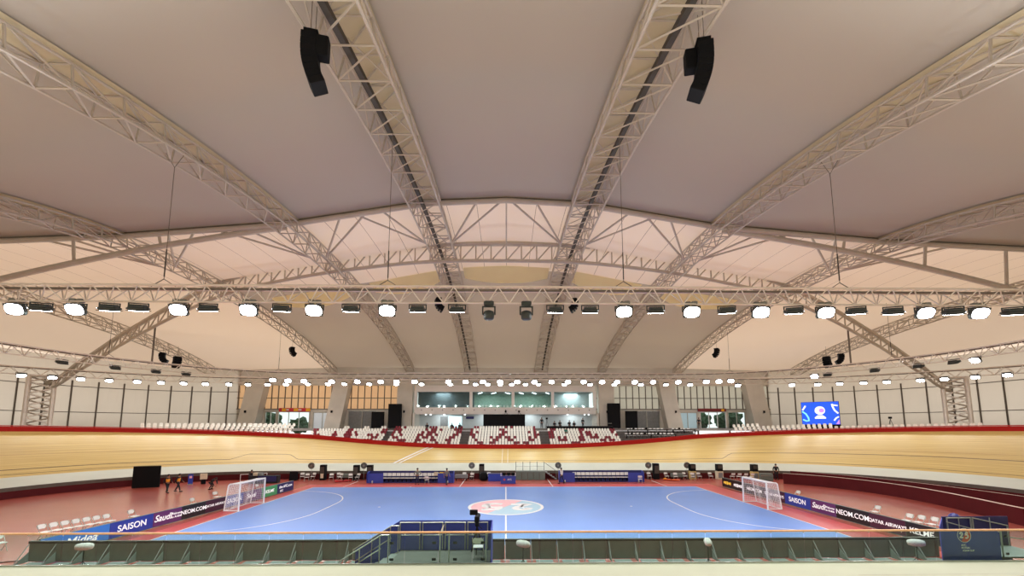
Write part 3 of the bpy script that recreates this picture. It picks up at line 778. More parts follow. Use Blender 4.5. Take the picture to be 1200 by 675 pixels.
def zig(A, B):         # one continuous strut line: post, diagonal, post, diagonal ...
    out = []
    for a, b in zip(A, B): out += [a, b]
    return out
def zig2(A, B):        # warren: diagonal up, diagonal down
    return [(A if i % 2 == 0 else B)[i] for i in range(len(A))]
def roof_truss(X, za, yc, zend, yend, kn, wd, dp, y0, label, step, r=.07, tray=False):
    ys_ = []; y = y0
    while y < yend - .2: ys_.append(y); y += step
    ys_.append(yend)
    def zc(y): return min(tz(y, za, yc, zend, yend, kn), memb(X, y) - .2 - dp / 2)
    t = thing('roof_truss', label, 'truss', (X, 0, 0), 0, 'arched roof trusses')
    def ch(dx, dz): return [(dx, y, zc(y) + dz) for y in ys_]
    BL_, BR_, TL_, TR_ = ch(-wd / 2, -dp / 2), ch(wd / 2, -dp / 2), ch(-wd / 2 * .8, dp / 2), ch(wd / 2 * .8, dp / 2)
    for c in (BL_, BR_, TL_, TR_):
        q = MB(); q.tube(c, r, 6); q.build('chord', M['truss'], t)
    for a, b in ((BL_, BR_), (TL_, TR_)):
        q = MB(); q.tube(zig(a, b), r * .62, 4); q.build('lattice', M['truss'], t)
    for a, b in ((BL_, TL_), (BR_, TR_)):
        q = MB(); q.tube(zig(a, b), r * .62, 4); q.build('lattice', M['truss'], t)
    q = MB(); q.tube(zig2(TL_, BR_), r * .55, 4); q.build('lattice', M['truss'], t)
    if tray:
        s_ = 1 if X > 0 else -1
        q = MB(); q.tube([(-s_ * wd * .12 * -1, y, zc(y) - .12) for y in ys_], .17, 4); q.build('cable_tray', M['tray'], t)
    return zc
Z = {}
for sg, nm in ((-1, 'left'), (1, 'right')):
    Z[sg * 6.1] = roof_truss(sg * 6.1, 23.4, 2, 15.95, 38.4, .0052, 2.3, 1.25, -33, 'arched roof truss just %s of the middle, running overhead to the gallery' % nm, 1.95, tray=True)
    Z[sg * 16.8] = roof_truss(sg * 16.8, 21.8, 3, 15.95, 38.3, .0058, 1.4, 1.0, -33, 'arched roof truss second from the middle on the %s' % nm, 1.95)
    Z[sg * 30] = roof_truss(sg * 30, 20.9, 4, 15.8, 37.2, .0098, 1.3, .9, -28, 'arched roof truss third from the middle on the %s' % nm, 1.9)
    Z[sg * 50] = roof_truss(sg * 50, 19.6, 4, 15.9, 35.6, .0098, 1.6, 1.1, -10, 'outermost arched roof truss on the %s' % nm, 1.9)

# cross arch A, right under the membrane at the middle of the hall
def zA(x): return memb(x, -1.5) - .3
AY = -1.5
for_x = [-52 + 2 * i for i in range(53)]
t = thing('cross_arch', 'shallow tubular cross arch touching the membrane at the middle of the hall', 'arch', (0, AY, 0))
q = MB(); q.tube([(x, 0, zA(x)) for x in for_x], .2, 8); q.build('top_chord', M['truss'], t)
q = MB(); q.tube([(x, .0, zA(x) + .26) for x in for_x], .07, 5); q.build('clamp_strip', M['trussdk'], t)
def zB(x): return 22.2 - .14 * (abs(x) - 16.6) - .0027 * (abs(x) - 16.6) ** 2
for sg in (-1, 1):
    q = MB(); q.tube([(sg * x, .3, zB(x) - .1) for x in [17.4 + 1.5 * i for i in range(22)]], .22, 8); q.build('bottom_chord', M['truss'], t)
    for x in (22.2, 27.0, 33.5, 40.0):
        q = MB(); q.tube([(sg * x, .05, zA(x)), (sg * x, .3, zB(x) - .1)], .11, 6); q.build('post', M['truss'], t)
    # fan struts from the trusses to the arch
    for X in (6.1, 16.8, 30.0):
        for d, offs in ((-1, (2.6, 4.6)), (1, (2.6, 4.6))):
            xn = X + d * (1.15 if X < 10 else .68 if X < 20 else .62); zn = Z[sg * X](4.5) - (.62 if X < 10 else .46)
            for of in offs:
                q = MB(); q.tube([(sg * xn, 4.5, zn), (sg * (X + d * (1.15 + of)), 0, zA(X + d * (1.15 + of)))], .085, 6); q.build('fan_strut', M['truss'], t)
q = MB(); q.tube([(0, 0, zA(0)), (0, 5.6, 23.0)], .07, 6); q.build('post', M['truss'], t)

# leaning arch behind it, landing on the two lattice towers
ARC = [(0, 5.5, 24.35), (8, 5.6, 24.2), (15.85, 6, 23.45), (22, 7.1, 22.8), (28.7, 8.5, 21.75), (36.8, 11.2, 19.7), (44.8, 14, 17.0), (52, 16.6, 14.2), (58.3, 18.9, 11.9)]
def arcpt(x, dz):
    a = abs(x)
    for i in range(len(ARC) - 1):
        if a <= ARC[i + 1][0] + 1e-6:
            f = (a - ARC[i][0]) / (ARC[i + 1][0] - ARC[i][0])
            def cr(k):
                p0 = ARC[i - 1][k] if i else (ARC[1][k] if k else -ARC[1][0]); p1 = ARC[i][k]; p2 = ARC[i + 1][k]; p3 = ARC[min(i + 2, len(ARC) - 1)][k]
                return .5 * (2 * p1 + (p2 - p0) * f + (2 * p0 - 5 * p1 + 4 * p2 - p3) * f * f + (3 * p1 - p0 - 3 * p2 + p3) * f ** 3)
            return (x, cr(1) + (.5 if dz else 0), cr(2) + dz)
    return (x,) + ARC[-1][1:2] + (ARC[-1][2] + dz,)
t = thing('leaning_arch', 'large two-chord steel arch spanning the hall between the two lattice towers', 'arch', (0, 0, 0))
xa = [-58.2 + 1.5 * i * (116.4 / 117) for i in range(79)]
dpt = lambda x: -1.9 + .9 * (abs(x) / 58) ** 2
U = [arcpt(x, -.15) for x in xa]; Lw = [(lambda p: (p[0], p[1] + .5, p[2] + dpt(x)))(arcpt(x, 0)) for x in xa]
q = MB(); q.tube(U, .24, 8); q.build('top_chord', M['truss'], t)
q = MB(); q.tube(Lw, .17, 8); q.build('bottom_chord', M['truss'], t)
q = MB(); q.tube(zig(U, Lw)[::1], .075, 5); q.build('lattice', M['truss'], t)

def tower(x, y, rz, label, mt='trusslt'):
    t = thing('lattice_tower', label, 'tower', (x, y, 5.9), rz)
    w = 1.05; hgt = 6.6; n = 9
    C4 = [(-w, -w * .8), (w, -w * .8), (w, w * .8), (-w, w * .8)]
    for cx, cy in C4:
        q = MB(); q.tube([(cx, cy, 0), (cx, cy, hgt)], .24, 8); q.build('leg', M[mt], t)
    for i in range(4):
        a, b = C4[i], C4[(i + 1) % 4]
        A_ = [a + (hgt * k / n,) for k in range(n + 1)]; B_ = [b + (hgt * k / n,) for k in range(n + 1)]
        q = MB(); q.tube(zig(A_, B_) if i % 2 else zig2(A_, B_), .1, 5); q.build('lattice', M[mt], t)
    q = MB(); q.box((0, 0, hgt + .05), (2.5, 2.0, .2)); q.build('cap_plate', M[mt], t)
tower(-58.3, 18.9, R(49), 'lattice steel tower standing behind the left bend')
tower(58.3, 18.9, R(-49), 'lattice steel tower standing behind the right bend')

# ------------------------------------------------------------------ lighting trusses
def light_truss(name, pts, wd, dp, label, r=.045, closed=False, step=1):
    t = thing(name, label, 'truss', (0, 0, 0), 0, 'lighting trusses')
    P = [Vector(p) for p in pts]; N = len(P); A, B_, C_ = [], [], []
    for i in range(N):
        d = (P[min(N - 1, i + 1)] - P[max(0, i - 1)]).normalized(); nn = Vector((-d.y, d.x, 0)) * wd / 2
        A.append(P[i] + nn); B_.append(P[i] - nn); C_.append(P[i] + Vector((0, 0, -dp)))
    q = MB(); q.tube(A, r * 1.3, 6); q.build('top_chord', M['trusslt'], t)
    q = MB(); q.tube(B_, r * 1.3, 6); q.build('top_chord', M['trusslt'], t)
    q = MB(); q.tube(C_, r, 6); q.build('bottom_chord', M['trusslt'], t)
    q = MB(); q.tube([p + Vector((0, 0, -.07)) for p in P], r * 1.5, 4); q.build('cable_run', M['trussdk'], t)
    q = MB(); q.tube(zig2(B_, C_), r * .62, 4); q.build('lattice', M['trusslt'], t)
    q = MB(); q.tube(zig2(A, [c for c in C_]), r * .62, 4); q.build('lattice', M['trusslt'], t)
    q = MB(); q.tube(zig2(A, B_), r * .5, 4); q.build('lattice', M['trusslt'], t)
    return t
L1Y = -12.0
light_truss('lighting_truss', [(-32 + .545 * i, L1Y, 13.2) for i in range(119)], .7, .72, 'straight lighting truss nearest the viewer, crossing the hall over the pitch')
def ringpts(h, r, z, zd, yc, s1, stp):
    n = int(2 * s1 / stp); out = []
    for i in range(n + 1):
        s = -s1 + 2 * s1 * i / n
        x, y = stad(s, 0, h, r, yc); out.append((x, y, z + zd * max(0, (abs(s) - h) / 30)))
    return out
R1 = ringpts(22, 20, 13.3, -.05, 1.3, 22 + 20 * 1.75, .62)
light_truss('lighting_truss', R1, .8, .8, 'inner curved lighting truss following the far straight of the track', .05)
R2 = ringpts(28, 28, 13.7, -.8, 1.3, 28 + 28 * 1.5, .75)
light_truss('lighting_truss', R2, .8, .8, 'outer curved lighting truss in front of the back wall', .05)

# hanging cables
def cable(x, y, z0, z1, label, split=True, dy=0.0):
    t = thing('hanging_cable', label, 'cable', (x, y, z1), 0, 'suspension cables')
    q = MB(); hh = z0 - z1
    q.tube([(0, dy, hh), (0, 0, .35)], .016, 5); q.build('wire', M['trussdk'], t)
    q = MB(); q.tube([(0, 0, 1.9), (0, 0, .5)], .03, 5); q.build('chain_link', M['tray'], t)
    q = MB(); q.tube([(-.6, 0, 0), (0, 0, .38), (.6, 0, 0)], .022, 4); q.build('bridle', M['trussdk'], t)
    if split:
        q = MB(); q.tube([(-.5, dy, hh + .8), (0, dy, hh), (.5, dy, hh + .8)], .014, 4); q.build('top_bridle', M['trussdk'], t)
cable(-16.9, L1Y, 19.5, 13.25, 'thin cable holding the near lighting truss, outer left', True)
cable(16.9, L1Y, 19.5, 13.25, 'thin cable holding the near lighting truss, outer right', True)
cable(-5.9, L1Y, 21.6, 13.25, 'thin cable holding the near lighting truss, inner left', False)
cable(5.9, L1Y, 21.6, 13.25, 'thin cable holding the near lighting truss, inner right', False)
for x, y, nm in ((-40.6, 9.2, 'outer left'), (40.6, 9.2, 'outer right'), (-29.5, 19.9, 'inner left'), (29.5, 19.9, 'inner right')):
    cable(x, y, memb(x, y) - 1.5, 13.3, 'thin cable holding the inner curved lighting truss, ' + nm, False)

for sg, nm in ((-1, 'left'), (1, 'right')):
    t = thing('hanging_pole', 'dark vertical pole hanging from the outermost %s roof truss to the curved lighting truss' % nm, 'pole', (sg * 39.6, 13.0, 13.3))
    q = MB(); q.tube([(0, 0, 0), (0, 0, 4.2)], .09, 8); q.build('shaft', M['trussdk'], t)
    q = MB(); q.box((0, 0, .05), (.4, .4, .1)); q.build('end_plate', M['trussdk'], t)
# ------------------------------------------------------------------ floodlights
def flood_meshes():
    d = {}
    q = MB(); q.bbox((0, 0, 0), (.78, .58, .18), .07); q.box((0, 0, .12), (.6, .36, .08)); q.bbox((0, 0, -.095), (.78, .56, .03), .01); d['body'] = q.mesh('lamp_body')
    q = MB(); q.tube([(-.42, 0, 0), (-.42, 0, .26), (.42, 0, .26), (.42, 0, 0)], .03, 5); d['yoke'] = q.mesh('yoke')
    q = MB(); q.prism([(.36 * (abs(cos(a)) ** .7) * (1 if cos(a) > 0 else -1), .26 * (abs(sin(a)) ** .7) * (1 if sin(a) > 0 else -1)) for a in [2 * pi * k / 28 for k in range(28)]], -.122, -.108); d['lens'] = q.mesh('lens')
    q = MB()
    for k in range(7): q.box((-.27 + .09 * k, 0, .18), (.02, .4, .05))
    d['fin'] = q.mesh('cooling_fin')
    q = MB(); q.bbox((-.16, 0, 0), (.28, .2, .2), .03); q.bbox((.16, 0, 0), (.28, .2, .2), .03); q.box((0, 0, .02), (.6, .1, .06)); d['driver'] = q.mesh('driver_box')
    d['body'].materials.append(M['fixture']); d['yoke'].materials.append(M['fixture']); d['fin'].materials.append(M['fixture']); d['driver'].materials.append(M['driver'])
    return d
FM = flood_meshes()
lens_on = FM['lens'].copy(); lens_on.materials.append(M['lens'])
lens_onb = FM['lens'].copy(); lens_onb.materials.append(M['lensb'])
lens_off = FM['lens'].copy(); lens_off.materials.append(M['lensoff'])
def flood(x, y, z, tilt, rz, lit, label, group, power, blue=False, driver=False, target=None, scale=1.0, spread=174):
    t = thing('floodlight', label, 'floodlight', (x, y, z), rz, group)
    t.scale = (scale,) * 3
    b = link('lamp_body', FM['body'], None, t); b.rotation_euler = (tilt, 0, 0)
    link('yoke', FM['yoke'], None, t)
    f = link('cooling_fin', FM['fin'], None, b)
    l = link('lens', (lens_onb if blue else lens_on) if lit else lens_off, None, b)
    if driver:
        dv = link('driver_box', FM['driver'], None, t); dv.location = (0, 0, .42)
    if lit and power:
        ld = bpy.data.lights.new('flood_bulb', 'SPOT'); ld.energy = power; ld.spot_size = R(spread); ld.spot_blend = .35
        ld.color = (.88, .93, 1) if blue else (.96, .98, 1); ld.shadow_soft_size = .25
        lo = bpy.data.objects.new('flood_bulb', ld); COL.objects.link(lo); lo.parent = b; lo.location = (0, 0, -.2)
    return t
PW = 900
lit1 = [-24.0, -21.1, -16.1, -12.7, -9.5, -5.9, 5.9, 9.3, 12.8, 16.1, 21.2, 24.0]
for i, x in enumerate(lit1):
    tl = R(-60)
    flood(x, L1Y + .1, 12.12, tl, R(-10) if x > 0 else R(10), True, 'lit floodlight on the near lighting truss, %s lit one from the left' % nth(i), 'lit floodlights on the near truss', PW, abs(x) > 11, True)
un1 = sorted([-19.5, -18.1, -14.7, -11.1, -7.7, -4.4, -1.95, 1.95, 4.2, 7.5, 11.1, 14.5, 17.7, 19.6, 22.7, 25.8, -22.8, -25.6])
un1 = [x for x in un1 if abs(x) > 3.0] + [-2.45, 2.45]
for i, x in enumerate(sorted(un1)):
    flood(x, L1Y + .1, 12.15, R(16), R(random.uniform(-6, 6)) - x * .012, True, 'dark backed floodlight on the near truss turned toward the pitch, %s such from the left' % nth(i), 'floodlights turned away on the near truss', 900)
def moving_head(x, label):
    t = thing('moving_head_light', label, 'spotlight', (x, L1Y, 12.1), 0, 'moving heads on the near truss')
    q = MB(); q.bbox((0, 0, .36), (.5, .3, .22), .04); q.build('base_box', M['fixture'], t)
    q = MB(); q.tube([(-.3, 0, -.22), (-.3, 0, .2), (.3, 0, .2), (.3, 0, -.22)], .04, 6); q.build('yoke', M['fixture'], t)
    q = MB(); q.lathe([(.1, .1), (.24, .04), (.27, -.12), (.26, -.3), (.2, -.36)], 16, (0, 0, -.1)); q.build('head', M['fixture'], t, smooth=True)
moving_head(-.86, 'moving head light on the near truss, left of the two in the middle')
moving_head(1.0, 'moving head light on the near truss, right of the two in the middle')
r2 = [(-53.5, 12.8), (-52.5, 14.9), (-51.3, 16.8), (-49.9, 18.8), (-48.2, 20.7), (-46.5, 22.3), (-44.7, 23.8), (-42.7, 25.1), (-40.3, 26.4), (-38.2, 27.4), (-35.8, 28.2), (-33.4, 28.8), (-30.3, 29.2), (-27.3, 29.3), (-24.8, 29.3), (-21.0, 29.3), (-16.9, 29.3), (-13.0, 29.3), (-8.6, 29.3), (-4.7, 29.3), (-2.8, 29.3), (-0.9, 29.3), (0.9, 29.3), (3.0, 29.3), (5.0, 29.3), (9.0, 29.3), (13.0, 29.3), (16.8, 29.3), (20.9, 29.3), (24.8, 29.3), (28.6, 29.3), (35.5, 28.3), (41.9, 25.6), (44.4, 24.0), (46.3, 22.5), (48.1, 20.8), (49.6, 19.1), (51.4, 16.6), (52.5, 14.9), (53.6, 12.7), (54.5, 10.5)]
r1 = [(-30.0, 19.6), (-28.4, 20.3), (-26.6, 20.8), (-23.2, 21.3), (-19.8, 21.3), (-16.7, 21.3), (-14.6, 21.3), (-12.2, 21.3), (-7.7, 21.3), (-5.4, 21.3), (-3.1, 21.3), (-0.8, 21.3), (1.5, 21.3), (3.8, 21.3), (6.1, 21.3), (8.3, 21.3), (10.4, 21.3), (12.9, 21.3), (14.9, 21.3), (17.3, 21.3), (19.8, 21.3), (23.2, 21.3), (26.7, 20.7), (28.2, 20.3), (29.5, 19.8), (36.7, 14.8), (41.9, 3.0)]
for nm, lst, z0, hx in (('outer', r2, 12.75, 28), ('inner', r1, 12.35, 22)):
    for i, (x, y) in enumerate(lst):
        sg = 1 if x > 0 else -1
        rz = -sg * atan2(max(0, abs(x) - hx), y - 1.3)
        zz = z0 - (.75 * max(0, abs(x) - 30) / 22 if nm == 'outer' else .1)
        flood(x, y, zz, R(-34 if nm == 'outer' else -52), rz, True, 'lit floodlight on the %s curved lighting truss, %s from the left' % (nm, nth(i)), 'lit floodlights on the %s curved truss' % nm, (430 if abs(x) > 40 else 290) if nm == 'outer' else 300, i % 3 == 1, False, scale=.95)
# dark fixtures above the ring and small ceiling-level heads
for i, (x, y) in enumerate([(-41.6, 6.0), (-40.2, 9.6), (-38.6, 12.5), (-37.0, 14.6), (37.6, 14.0), (39.8, 10.4), (41.2, 7.2), (41.8, 4.6)]):
    sg = 1 if x > 0 else -1
    flood(x, y, 12.3, R(24), -sg * atan2(abs(x) - 22, y - 1.3), False, 'unlit dark floodlight on the inner curved lighting truss, %s from the left' % nth(i), 'unlit floodlights on the inner curved truss', 0)

# ------------------------------------------------------------------ hung loudspeaker arrays
def line_array(x, y, ztop, n, cw, ch, cd, face, curve, label, group, cables, rear=False):
    t = thing('line_array_speaker', label, 'speaker', (x, y, ztop), face, group)
    py, pz, a = 0.0, -.12, 0.0
    q = MB(); q.box((0, .05, -.05), (cw * .9, cd * .9, .1)); q.build('rigging_frame', M['black'], t)
    for k in range(n):
        a = curve * max(0, k - n * .18)
        c = (0, py + sin(a) * ch / 2, pz - cos(a) * ch / 2)
        q = MB(); q.bbox(c, (cw, cd, ch * .995), .02, rx=a); q.build('cabinet', M['black'], t)
        py += sin(a) * ch; pz -= cos(a) * ch
    if rear:
        q = MB(); q.bbox((.1, cd * .85, -.55), (cw * .6, .4, .8), .03); q.build('rear_cabinet', M['black'], t)
    for dx, top in cables:
        q = MB(); q.tube([(dx, .05, 0), (dx, .05, top)], .014, 4); q.build('suspension_wire', M['trussdk'], t)
line_array(-7.0, -18.2, 20.35, 8, .62, .245, .52, R(-78), .085, 'large black hanging line array speaker left of the middle roof trusses', 'large hung speakers', ((-.3, 1.5), (.25, 1.6)), True)
line_array(7.15, -18.2, 20.25, 8, .62, .245, .52, R(78), .085, 'large black hanging line array speaker right of the middle roof trusses', 'large hung speakers', ((-.25, 1.6), (.3, 1.5)), True)
for x, y, z, f, lb in ((-39.4, 14, 14.7, R(-60), 'leftmost'), (-37.8, 14.2, 14.3, R(60), 'second from the left'), (-30.2, 24, 17.4, R(-40), 'third from the left, under a roof truss'), (-6.5, 5.5, 18.5, R(-70), 'fourth from the left, near the middle'),
                       (6.6, 5.5, 18.5, R(70), 'fifth from the left, near the middle'), (30.2, 24, 17.4, R(40), 'third from the right, under a roof truss'), (37.8, 14.2, 14.5, R(-60), 'second from the right'), (39.4, 14, 14.8, R(60), 'rightmost')):
    line_array(x, y, z, 6, .7, .2, .55, f, .3, 'small black curved hanging speaker, %s' % lb, 'small hung speakers', ((0, 1.2 if abs(x) > 20 else 3.3),))

# ------------------------------------------------------------------ near glass balustrade
BY = -14.68
t = thing('glass_balustrade', 'glass balustrade with varnished wooden handrail along the near edge of the infield', 'balustrade', (0, BY, ZAP))
q = MB(); q.tube([(-27, 0, 1.23), (27, 0, 1.23)], .042, 8); q.build('handrail', M['woodrail'], t)
q = MB(); q.box((0, 0, .02), (54, .05, .04)); q.build('base_shoe', M['steel'], t)
xg = [-26.9 + 1.345 * i for i in range(41)]
for a, b in zip(xg[:-1], xg[1:]):
    q = MB(); q.box(((a + b) / 2, 0, .62), (b - a - .035, .014, 1.14)); q.build('glass_panel', M['glass'], t)
for x in xg[::1]:
    q = MB(); q.tube([(x, .0, 1.14), (x, 0, 1.22)], .018, 5); q.build('rail_bracket', M['steel'], t)

# ------------------------------------------------------------------ LED boards
# near row, seen from behind: identical cabinets with braces
def led_unit(label):
    t = thing('led_board', label, 'LED board', (0, 0, 0), 0, 'near row of LED boards')
    q = MB(); q.bbox((0, 0, .5), (1.235, .09, .9), .012); q.build('cabinet', M['ledback'], t)
    q = MB(); q.box((0, .05, .5), (1.22, .02, .88)); q.build('display_face', M['bluedk'], t)
    q = MB(); q.box((0, -.02, .93), (1.235, .14, .1)); q.build('top_bumper', M['adblack'], t)
    q = MB(); q.tube([(-.6, -.05, .86), (-.6, -.62, .03)], .018, 5); q.build('brace', M['ledfoot'], t)
    q = MB(); q.yprism([(-.05, .04), (-.6, .04), (-.05, .5)], -.59, -.57); q.build('gusset', M['ledback'], t)
    q = MB(); q.box((.02, -.34, .015), (.8, .5, .03)); q.build('foot_plate', M['ledfoot'], t)
    return t
NU = 35; U0 = -22.55; UW = 1.25
p0 = led_unit('back of the first LED board in the near row from its left end')
for i in range(NU):
    o = p0 if i == 0 else copy_tree(p0)
    o.location = (U0 + UW * (i + .5), -11.35, .008)
    o['label'] = 'back of a pitchside LED board, %s from the left end of the near row' % nth(i)

def advert(name, label, p_a, p_b, facing, base, texts, group):
    """board between plan points a (image left) and b; texts: (body, size, x, z, material, shear)"""
    a, b = Vector(p_a), Vector(p_b); L_ = (b - a).length; ang = atan2((b - a).y, (b - a).x)
    t = thing('advertising_board', label, 'advertising board', ((a.x + b.x) / 2, (a.y + b.y) / 2, .008), ang, group)
    q = MB(); q.bbox((0, .05, .49), (L_ - .012, .12, .92), .012); q.build('cabinet', M['ledback'], t)
    q = MB(); q.box((0, -.014, .5), (L_ - .02, .012, .86)); q.build('display_face', M[base], t)
    q = MB(); q.yprism([(.1, .04), (.6, .04), (.1, .8)], -.02, .02); q.build('rear_brace', M['ledfoot'], t)
    for body, size, x, z, mt, sh in texts:
        if body[0] == '#':
            q = MB(); n = int(body[1:])
            for k in range(n): q.box((x + (k - n / 2 + .5) * size * .8, -.024, z), (size * (.5 + .12 * (k % 2)), .008, size * (.8 + .15 * ((k * 7) % 3 - 1))))
            q.build('lettering', M[mt], t); continue
        text('lettering', body, size, M[mt], t, (x, -.024, z), shear=sh)
    return t
def lp(y): return (-22.42 + (y + 9.7) * .068, y)
GL, GR = 'advertising boards behind the left goal', 'advertising boards behind the right goal'
adL = [(-11.0, -7.85, 'light blue advertising board lettered Midea at the near left corner', 'adlight', [('Midea', .62, .2, .42, 'adtext', .25)]),
 (-7.85, -5.3, 'blue advertising board lettered SAISON left of the purple board, near the left corner', 'adblue', [('SAISON', .5, 0, .5, 'adtext', 0)]),
 (-5.3, -3.3, 'purple advertising board with white script between SAISON and NEOM.COM on the left', 'adpurple', [('Saudi', .56, -.35, .52, 'adtext', .3), ('Welcome\nto Arabia', .2, .62, .5, 'adtext', 0)]),
 (-3.3, -1.35, 'black advertising board lettered NEOM.COM on the left side', 'adblack', [('NEOM.COM', .38, 0, .5, 'adtext', 0)]),
 (-1.35, .5, 'dark maroon advertising board lettered QATAR AIRWAYS just before the left goal', 'admaroon', [('QATAR AIRWAYS', .25, 0, .52, 'adtext', 0)]),
 (.5, 2.4, 'blue advertising board lettered SAISON standing behind the left goal', 'adblue', [('SAISON', .45, 0, .5, 'adtext', 0)]),
 (2.4, 4.6, 'purple advertising board with white script standing behind the left goal', 'adpurple', [('Saudi', .5, -.2, .52, 'adtext', .3)]),
 (4.6, 6.7, 'green advertising board just beyond the left goal', 'adgreen', [('KELME', .4, 0, .5, 'adtext', .2)]),
 (6.7, 9.2, 'navy advertising board at the far end of the left row', 'bluedk', [('the-AFC.com', .36, 0, .62, 'adtext', .15), ('AFC', .26, -.6, .26, 'adtext', 0)])]
for y0, y1, lab, base, tx in adL: advert('a', lab, lp(y0), lp(y1), 1, base, tx, GL)
def rp(y): return (22.95 - .012 * y, y)
adR = [(10.9, 7.0, 'black advertising board with yellow and white lettering at the far end of the right row', 'adblack', [('#5', .34, -1.0, .5, 'adyellow', 0), ('#6', .34, .9, .5, 'adtext', 0)]),
 (7.0, 4.3, 'black advertising board standing behind the right goal, farther one', 'adblack', [('NEOM.COM', .4, 0, .5, 'adtext', 0)]),
 (4.3, 1.7, 'maroon advertising board lettered QATAR AIRWAYS standing behind the right goal', 'admaroon', [('QATAR AIRWAYS', .3, 0, .5, 'adtext', 0)]),
 (1.7, -1.0, 'blue advertising board lettered SAISON just in front of the right goal', 'adblue', [('SAISON', .52, 0, .5, 'adtext', 0)]),
 (-1.0, -3.25, 'purple advertising board with white script between SAISON and NEOM.COM on the right', 'adpurple', [('Saudi', .56, -.4, .52, 'adtext', .3), ('Welcome\nto Arabia', .2, .62, .5, 'adtext', 0)]),
 (-3.25, -5.75, 'black advertising board lettered NEOM.COM on the right side', 'adblack', [('NEOM.COM', .46, 0, .5, 'adtext', 0)]),
 (-5.75, -8.0, 'dark maroon advertising board lettered QATAR AIRWAYS on the near right', 'admaroon', [('QATAR AIRWAYS', .3, 0, .5, 'adtext', 0)]),
 (-8.0, -11.0, 'black advertising board lettered KELME at the near right corner', 'adblack', [('KELME', .44, -.65, .5, 'adtext', 0), ('#5', .26, .85, .45, 'adtext', 0)])]
for y0, y1, lab, base, tx in adR: advert('a', lab, rp(y0), rp(y1), -1, base, tx, GR)

# ------------------------------------------------------------------ goals
def goal(x, y, sg, label):
    t = thing('futsal_goal', label, 'goal', (x, y, .016), 0 if sg > 0 else pi, 'futsal goals')   # local +x goes behind the goal line
    r = .06
    for s in (-1, 1):
        q = MB(); q.tube([(0, s * 1.54, 0), (0, s * 1.54, 2.04)], r, 8); q.build('post', M['whitepaint'], t)
        q = MB(); q.tube([(0, s * 1.54, 2.04), (.75, s * 1.54, 2.0), (.86, s * 1.54, 1.9), (1.08, s * 1.54, .04), (0, s * 1.54, .04)], .04, 7); q.build('side_frame', M['whitepaint'], t)
    q = MB(); q.tube([(0, -1.56, 2.04), (0, 1.56, 2.04)], r, 8); q.build('crossbar', M['whitepaint'], t)
    q = MB(); q.tube([(1.08, -1.54, .04), (1.08, 1.54, .04)], .03, 7); q.build('ground_bar', M['whitepaint'], t)
    q = MB(); q.tube([(.8, -1.54, 1.98), (.8, 1.54, 1.98)], .02, 6); q.build('rear_bar', M['whitepaint'], t)
    # net: back + roof, then the two sides, as woven sheets
    q = MB()
    prof = [(.02, 2.02)] + [(.12 * k, 2.02) for k in range(1, 7)] + [(.80 + .27 * k / 16, 1.98 - 1.94 * k / 16) for k in range(1, 17)]
    q.sheet([[(px + (.05 * sin(j * .6) if i > 8 else 0), -1.53 + 3.06 * j / 26, pz - .02 * sin(pi * j / 26)) for j in range(27)] for i, (px, pz) in enumerate(prof)])
    for s in (-1, 1):
        q.sheet([[(.02 + (.78 + .27 * k / 16) * j / 8, s * 1.53, 2.02 - 1.98 * k / 16) for j in range(9)] for k in range(17)])
    o = q.build('net', M['net'], t)
    md = o.modifiers.new('weave', 'WIREFRAME'); md.thickness = .019; md.use_even_offset = False; md.use_replace = True
goal(-20.05, 1.1, -1, 'white framed futsal goal with net on the left goal line')
goal(20.05, 1.1, 1, 'white framed futsal goal with net on the right goal line')

# ------------------------------------------------------------------ folding chairs
def chairmesh(t):
    q = MB(); q.bbox((0, -.02, .45), (.42, .4, .035), .012); q.build('seat', M['white'], t)
    q = MB()
    n = 9; rows = []
    for k in range(5):
        z = .62 + .24 * k / 4; w = .22 * math.sqrt(max(.25, 1 - ((k - 2) / 2.6) ** 2)) * 1.05
        rows.append([(w * (2 * j / 8 - 1), .2 + .05 * k / 4 + .03 * (1 - (2 * j / 8 - 1) ** 2), z) for j in range(9)])
    q.sheet(rows); q.sheet([[(p[0], p[1] + .025, p[2]) for p in reversed(r_)] for r_ in rows])
    q.build('backrest', M['white'], t)
    for s in (-1, 1):
        q = MB(); q.tube([(s * .22, .26, .86), (s * .22, -.22, 0)], .014, 5); q.build('leg', M['steel'], t)
        q = MB(); q.tube([(s * .2, -.16, .45), (s * .2, .24, 0)], .014, 5); q.build('leg', M['steel'], t)
chair0 = None
def fchair(x, y, rz, label, group, z=.008):
    global chair0
    if chair0 is None:
        chair0 = thing('folding_chair', label, 'chair', (x, y, z), rz, group); chairmesh(chair0); return chair0
    c = clone(chair0, (x, y, z), rz, label, group); return c
# chairs behind the left boards face the pitch (-y of chair turns to +x)
for i in range(7):
    y = -7.7 + .42 * i
    fchair(-26.0 + .18 * i, y, R(90), 'white folding chair behind the Midea board, %s from the near end' % nth(i), 'chairs behind the left boards')
fchair(-25.9, -9.8, R(75), 'white folding chair standing alone at the far left edge', 'chairs behind the left boards')
fchair(-23.9, .3, R(90), 'white folding chair behind the board just before the left goal', 'chairs behind the left boards')
fchair(-24.3, 3.2, R(80), 'white folding chair behind the left goal', 'chairs behind the left boards')
fchair(-23.4, 7.4, R(90), 'white folding chair behind the green board on the left', 'chairs behind the left boards')
c = fchair(-24.6, -3.9, R(90), 'white and red folding chair behind the purple board on the left', 'chairs behind the left boards')
for i, y in enumerate((-7.2, -6.75, -6.25, -5.8)):
    fchair(26.2 - .28 * i, y, R(-90), 'white folding chair behind the near right boards, %s from the near end' % nth(i), 'chairs behind the right boards')
fchair(25.7, -3.3, R(-90), 'white folding chair alone behind the QATAR AIRWAYS board on the right', 'chairs behind the right boards')
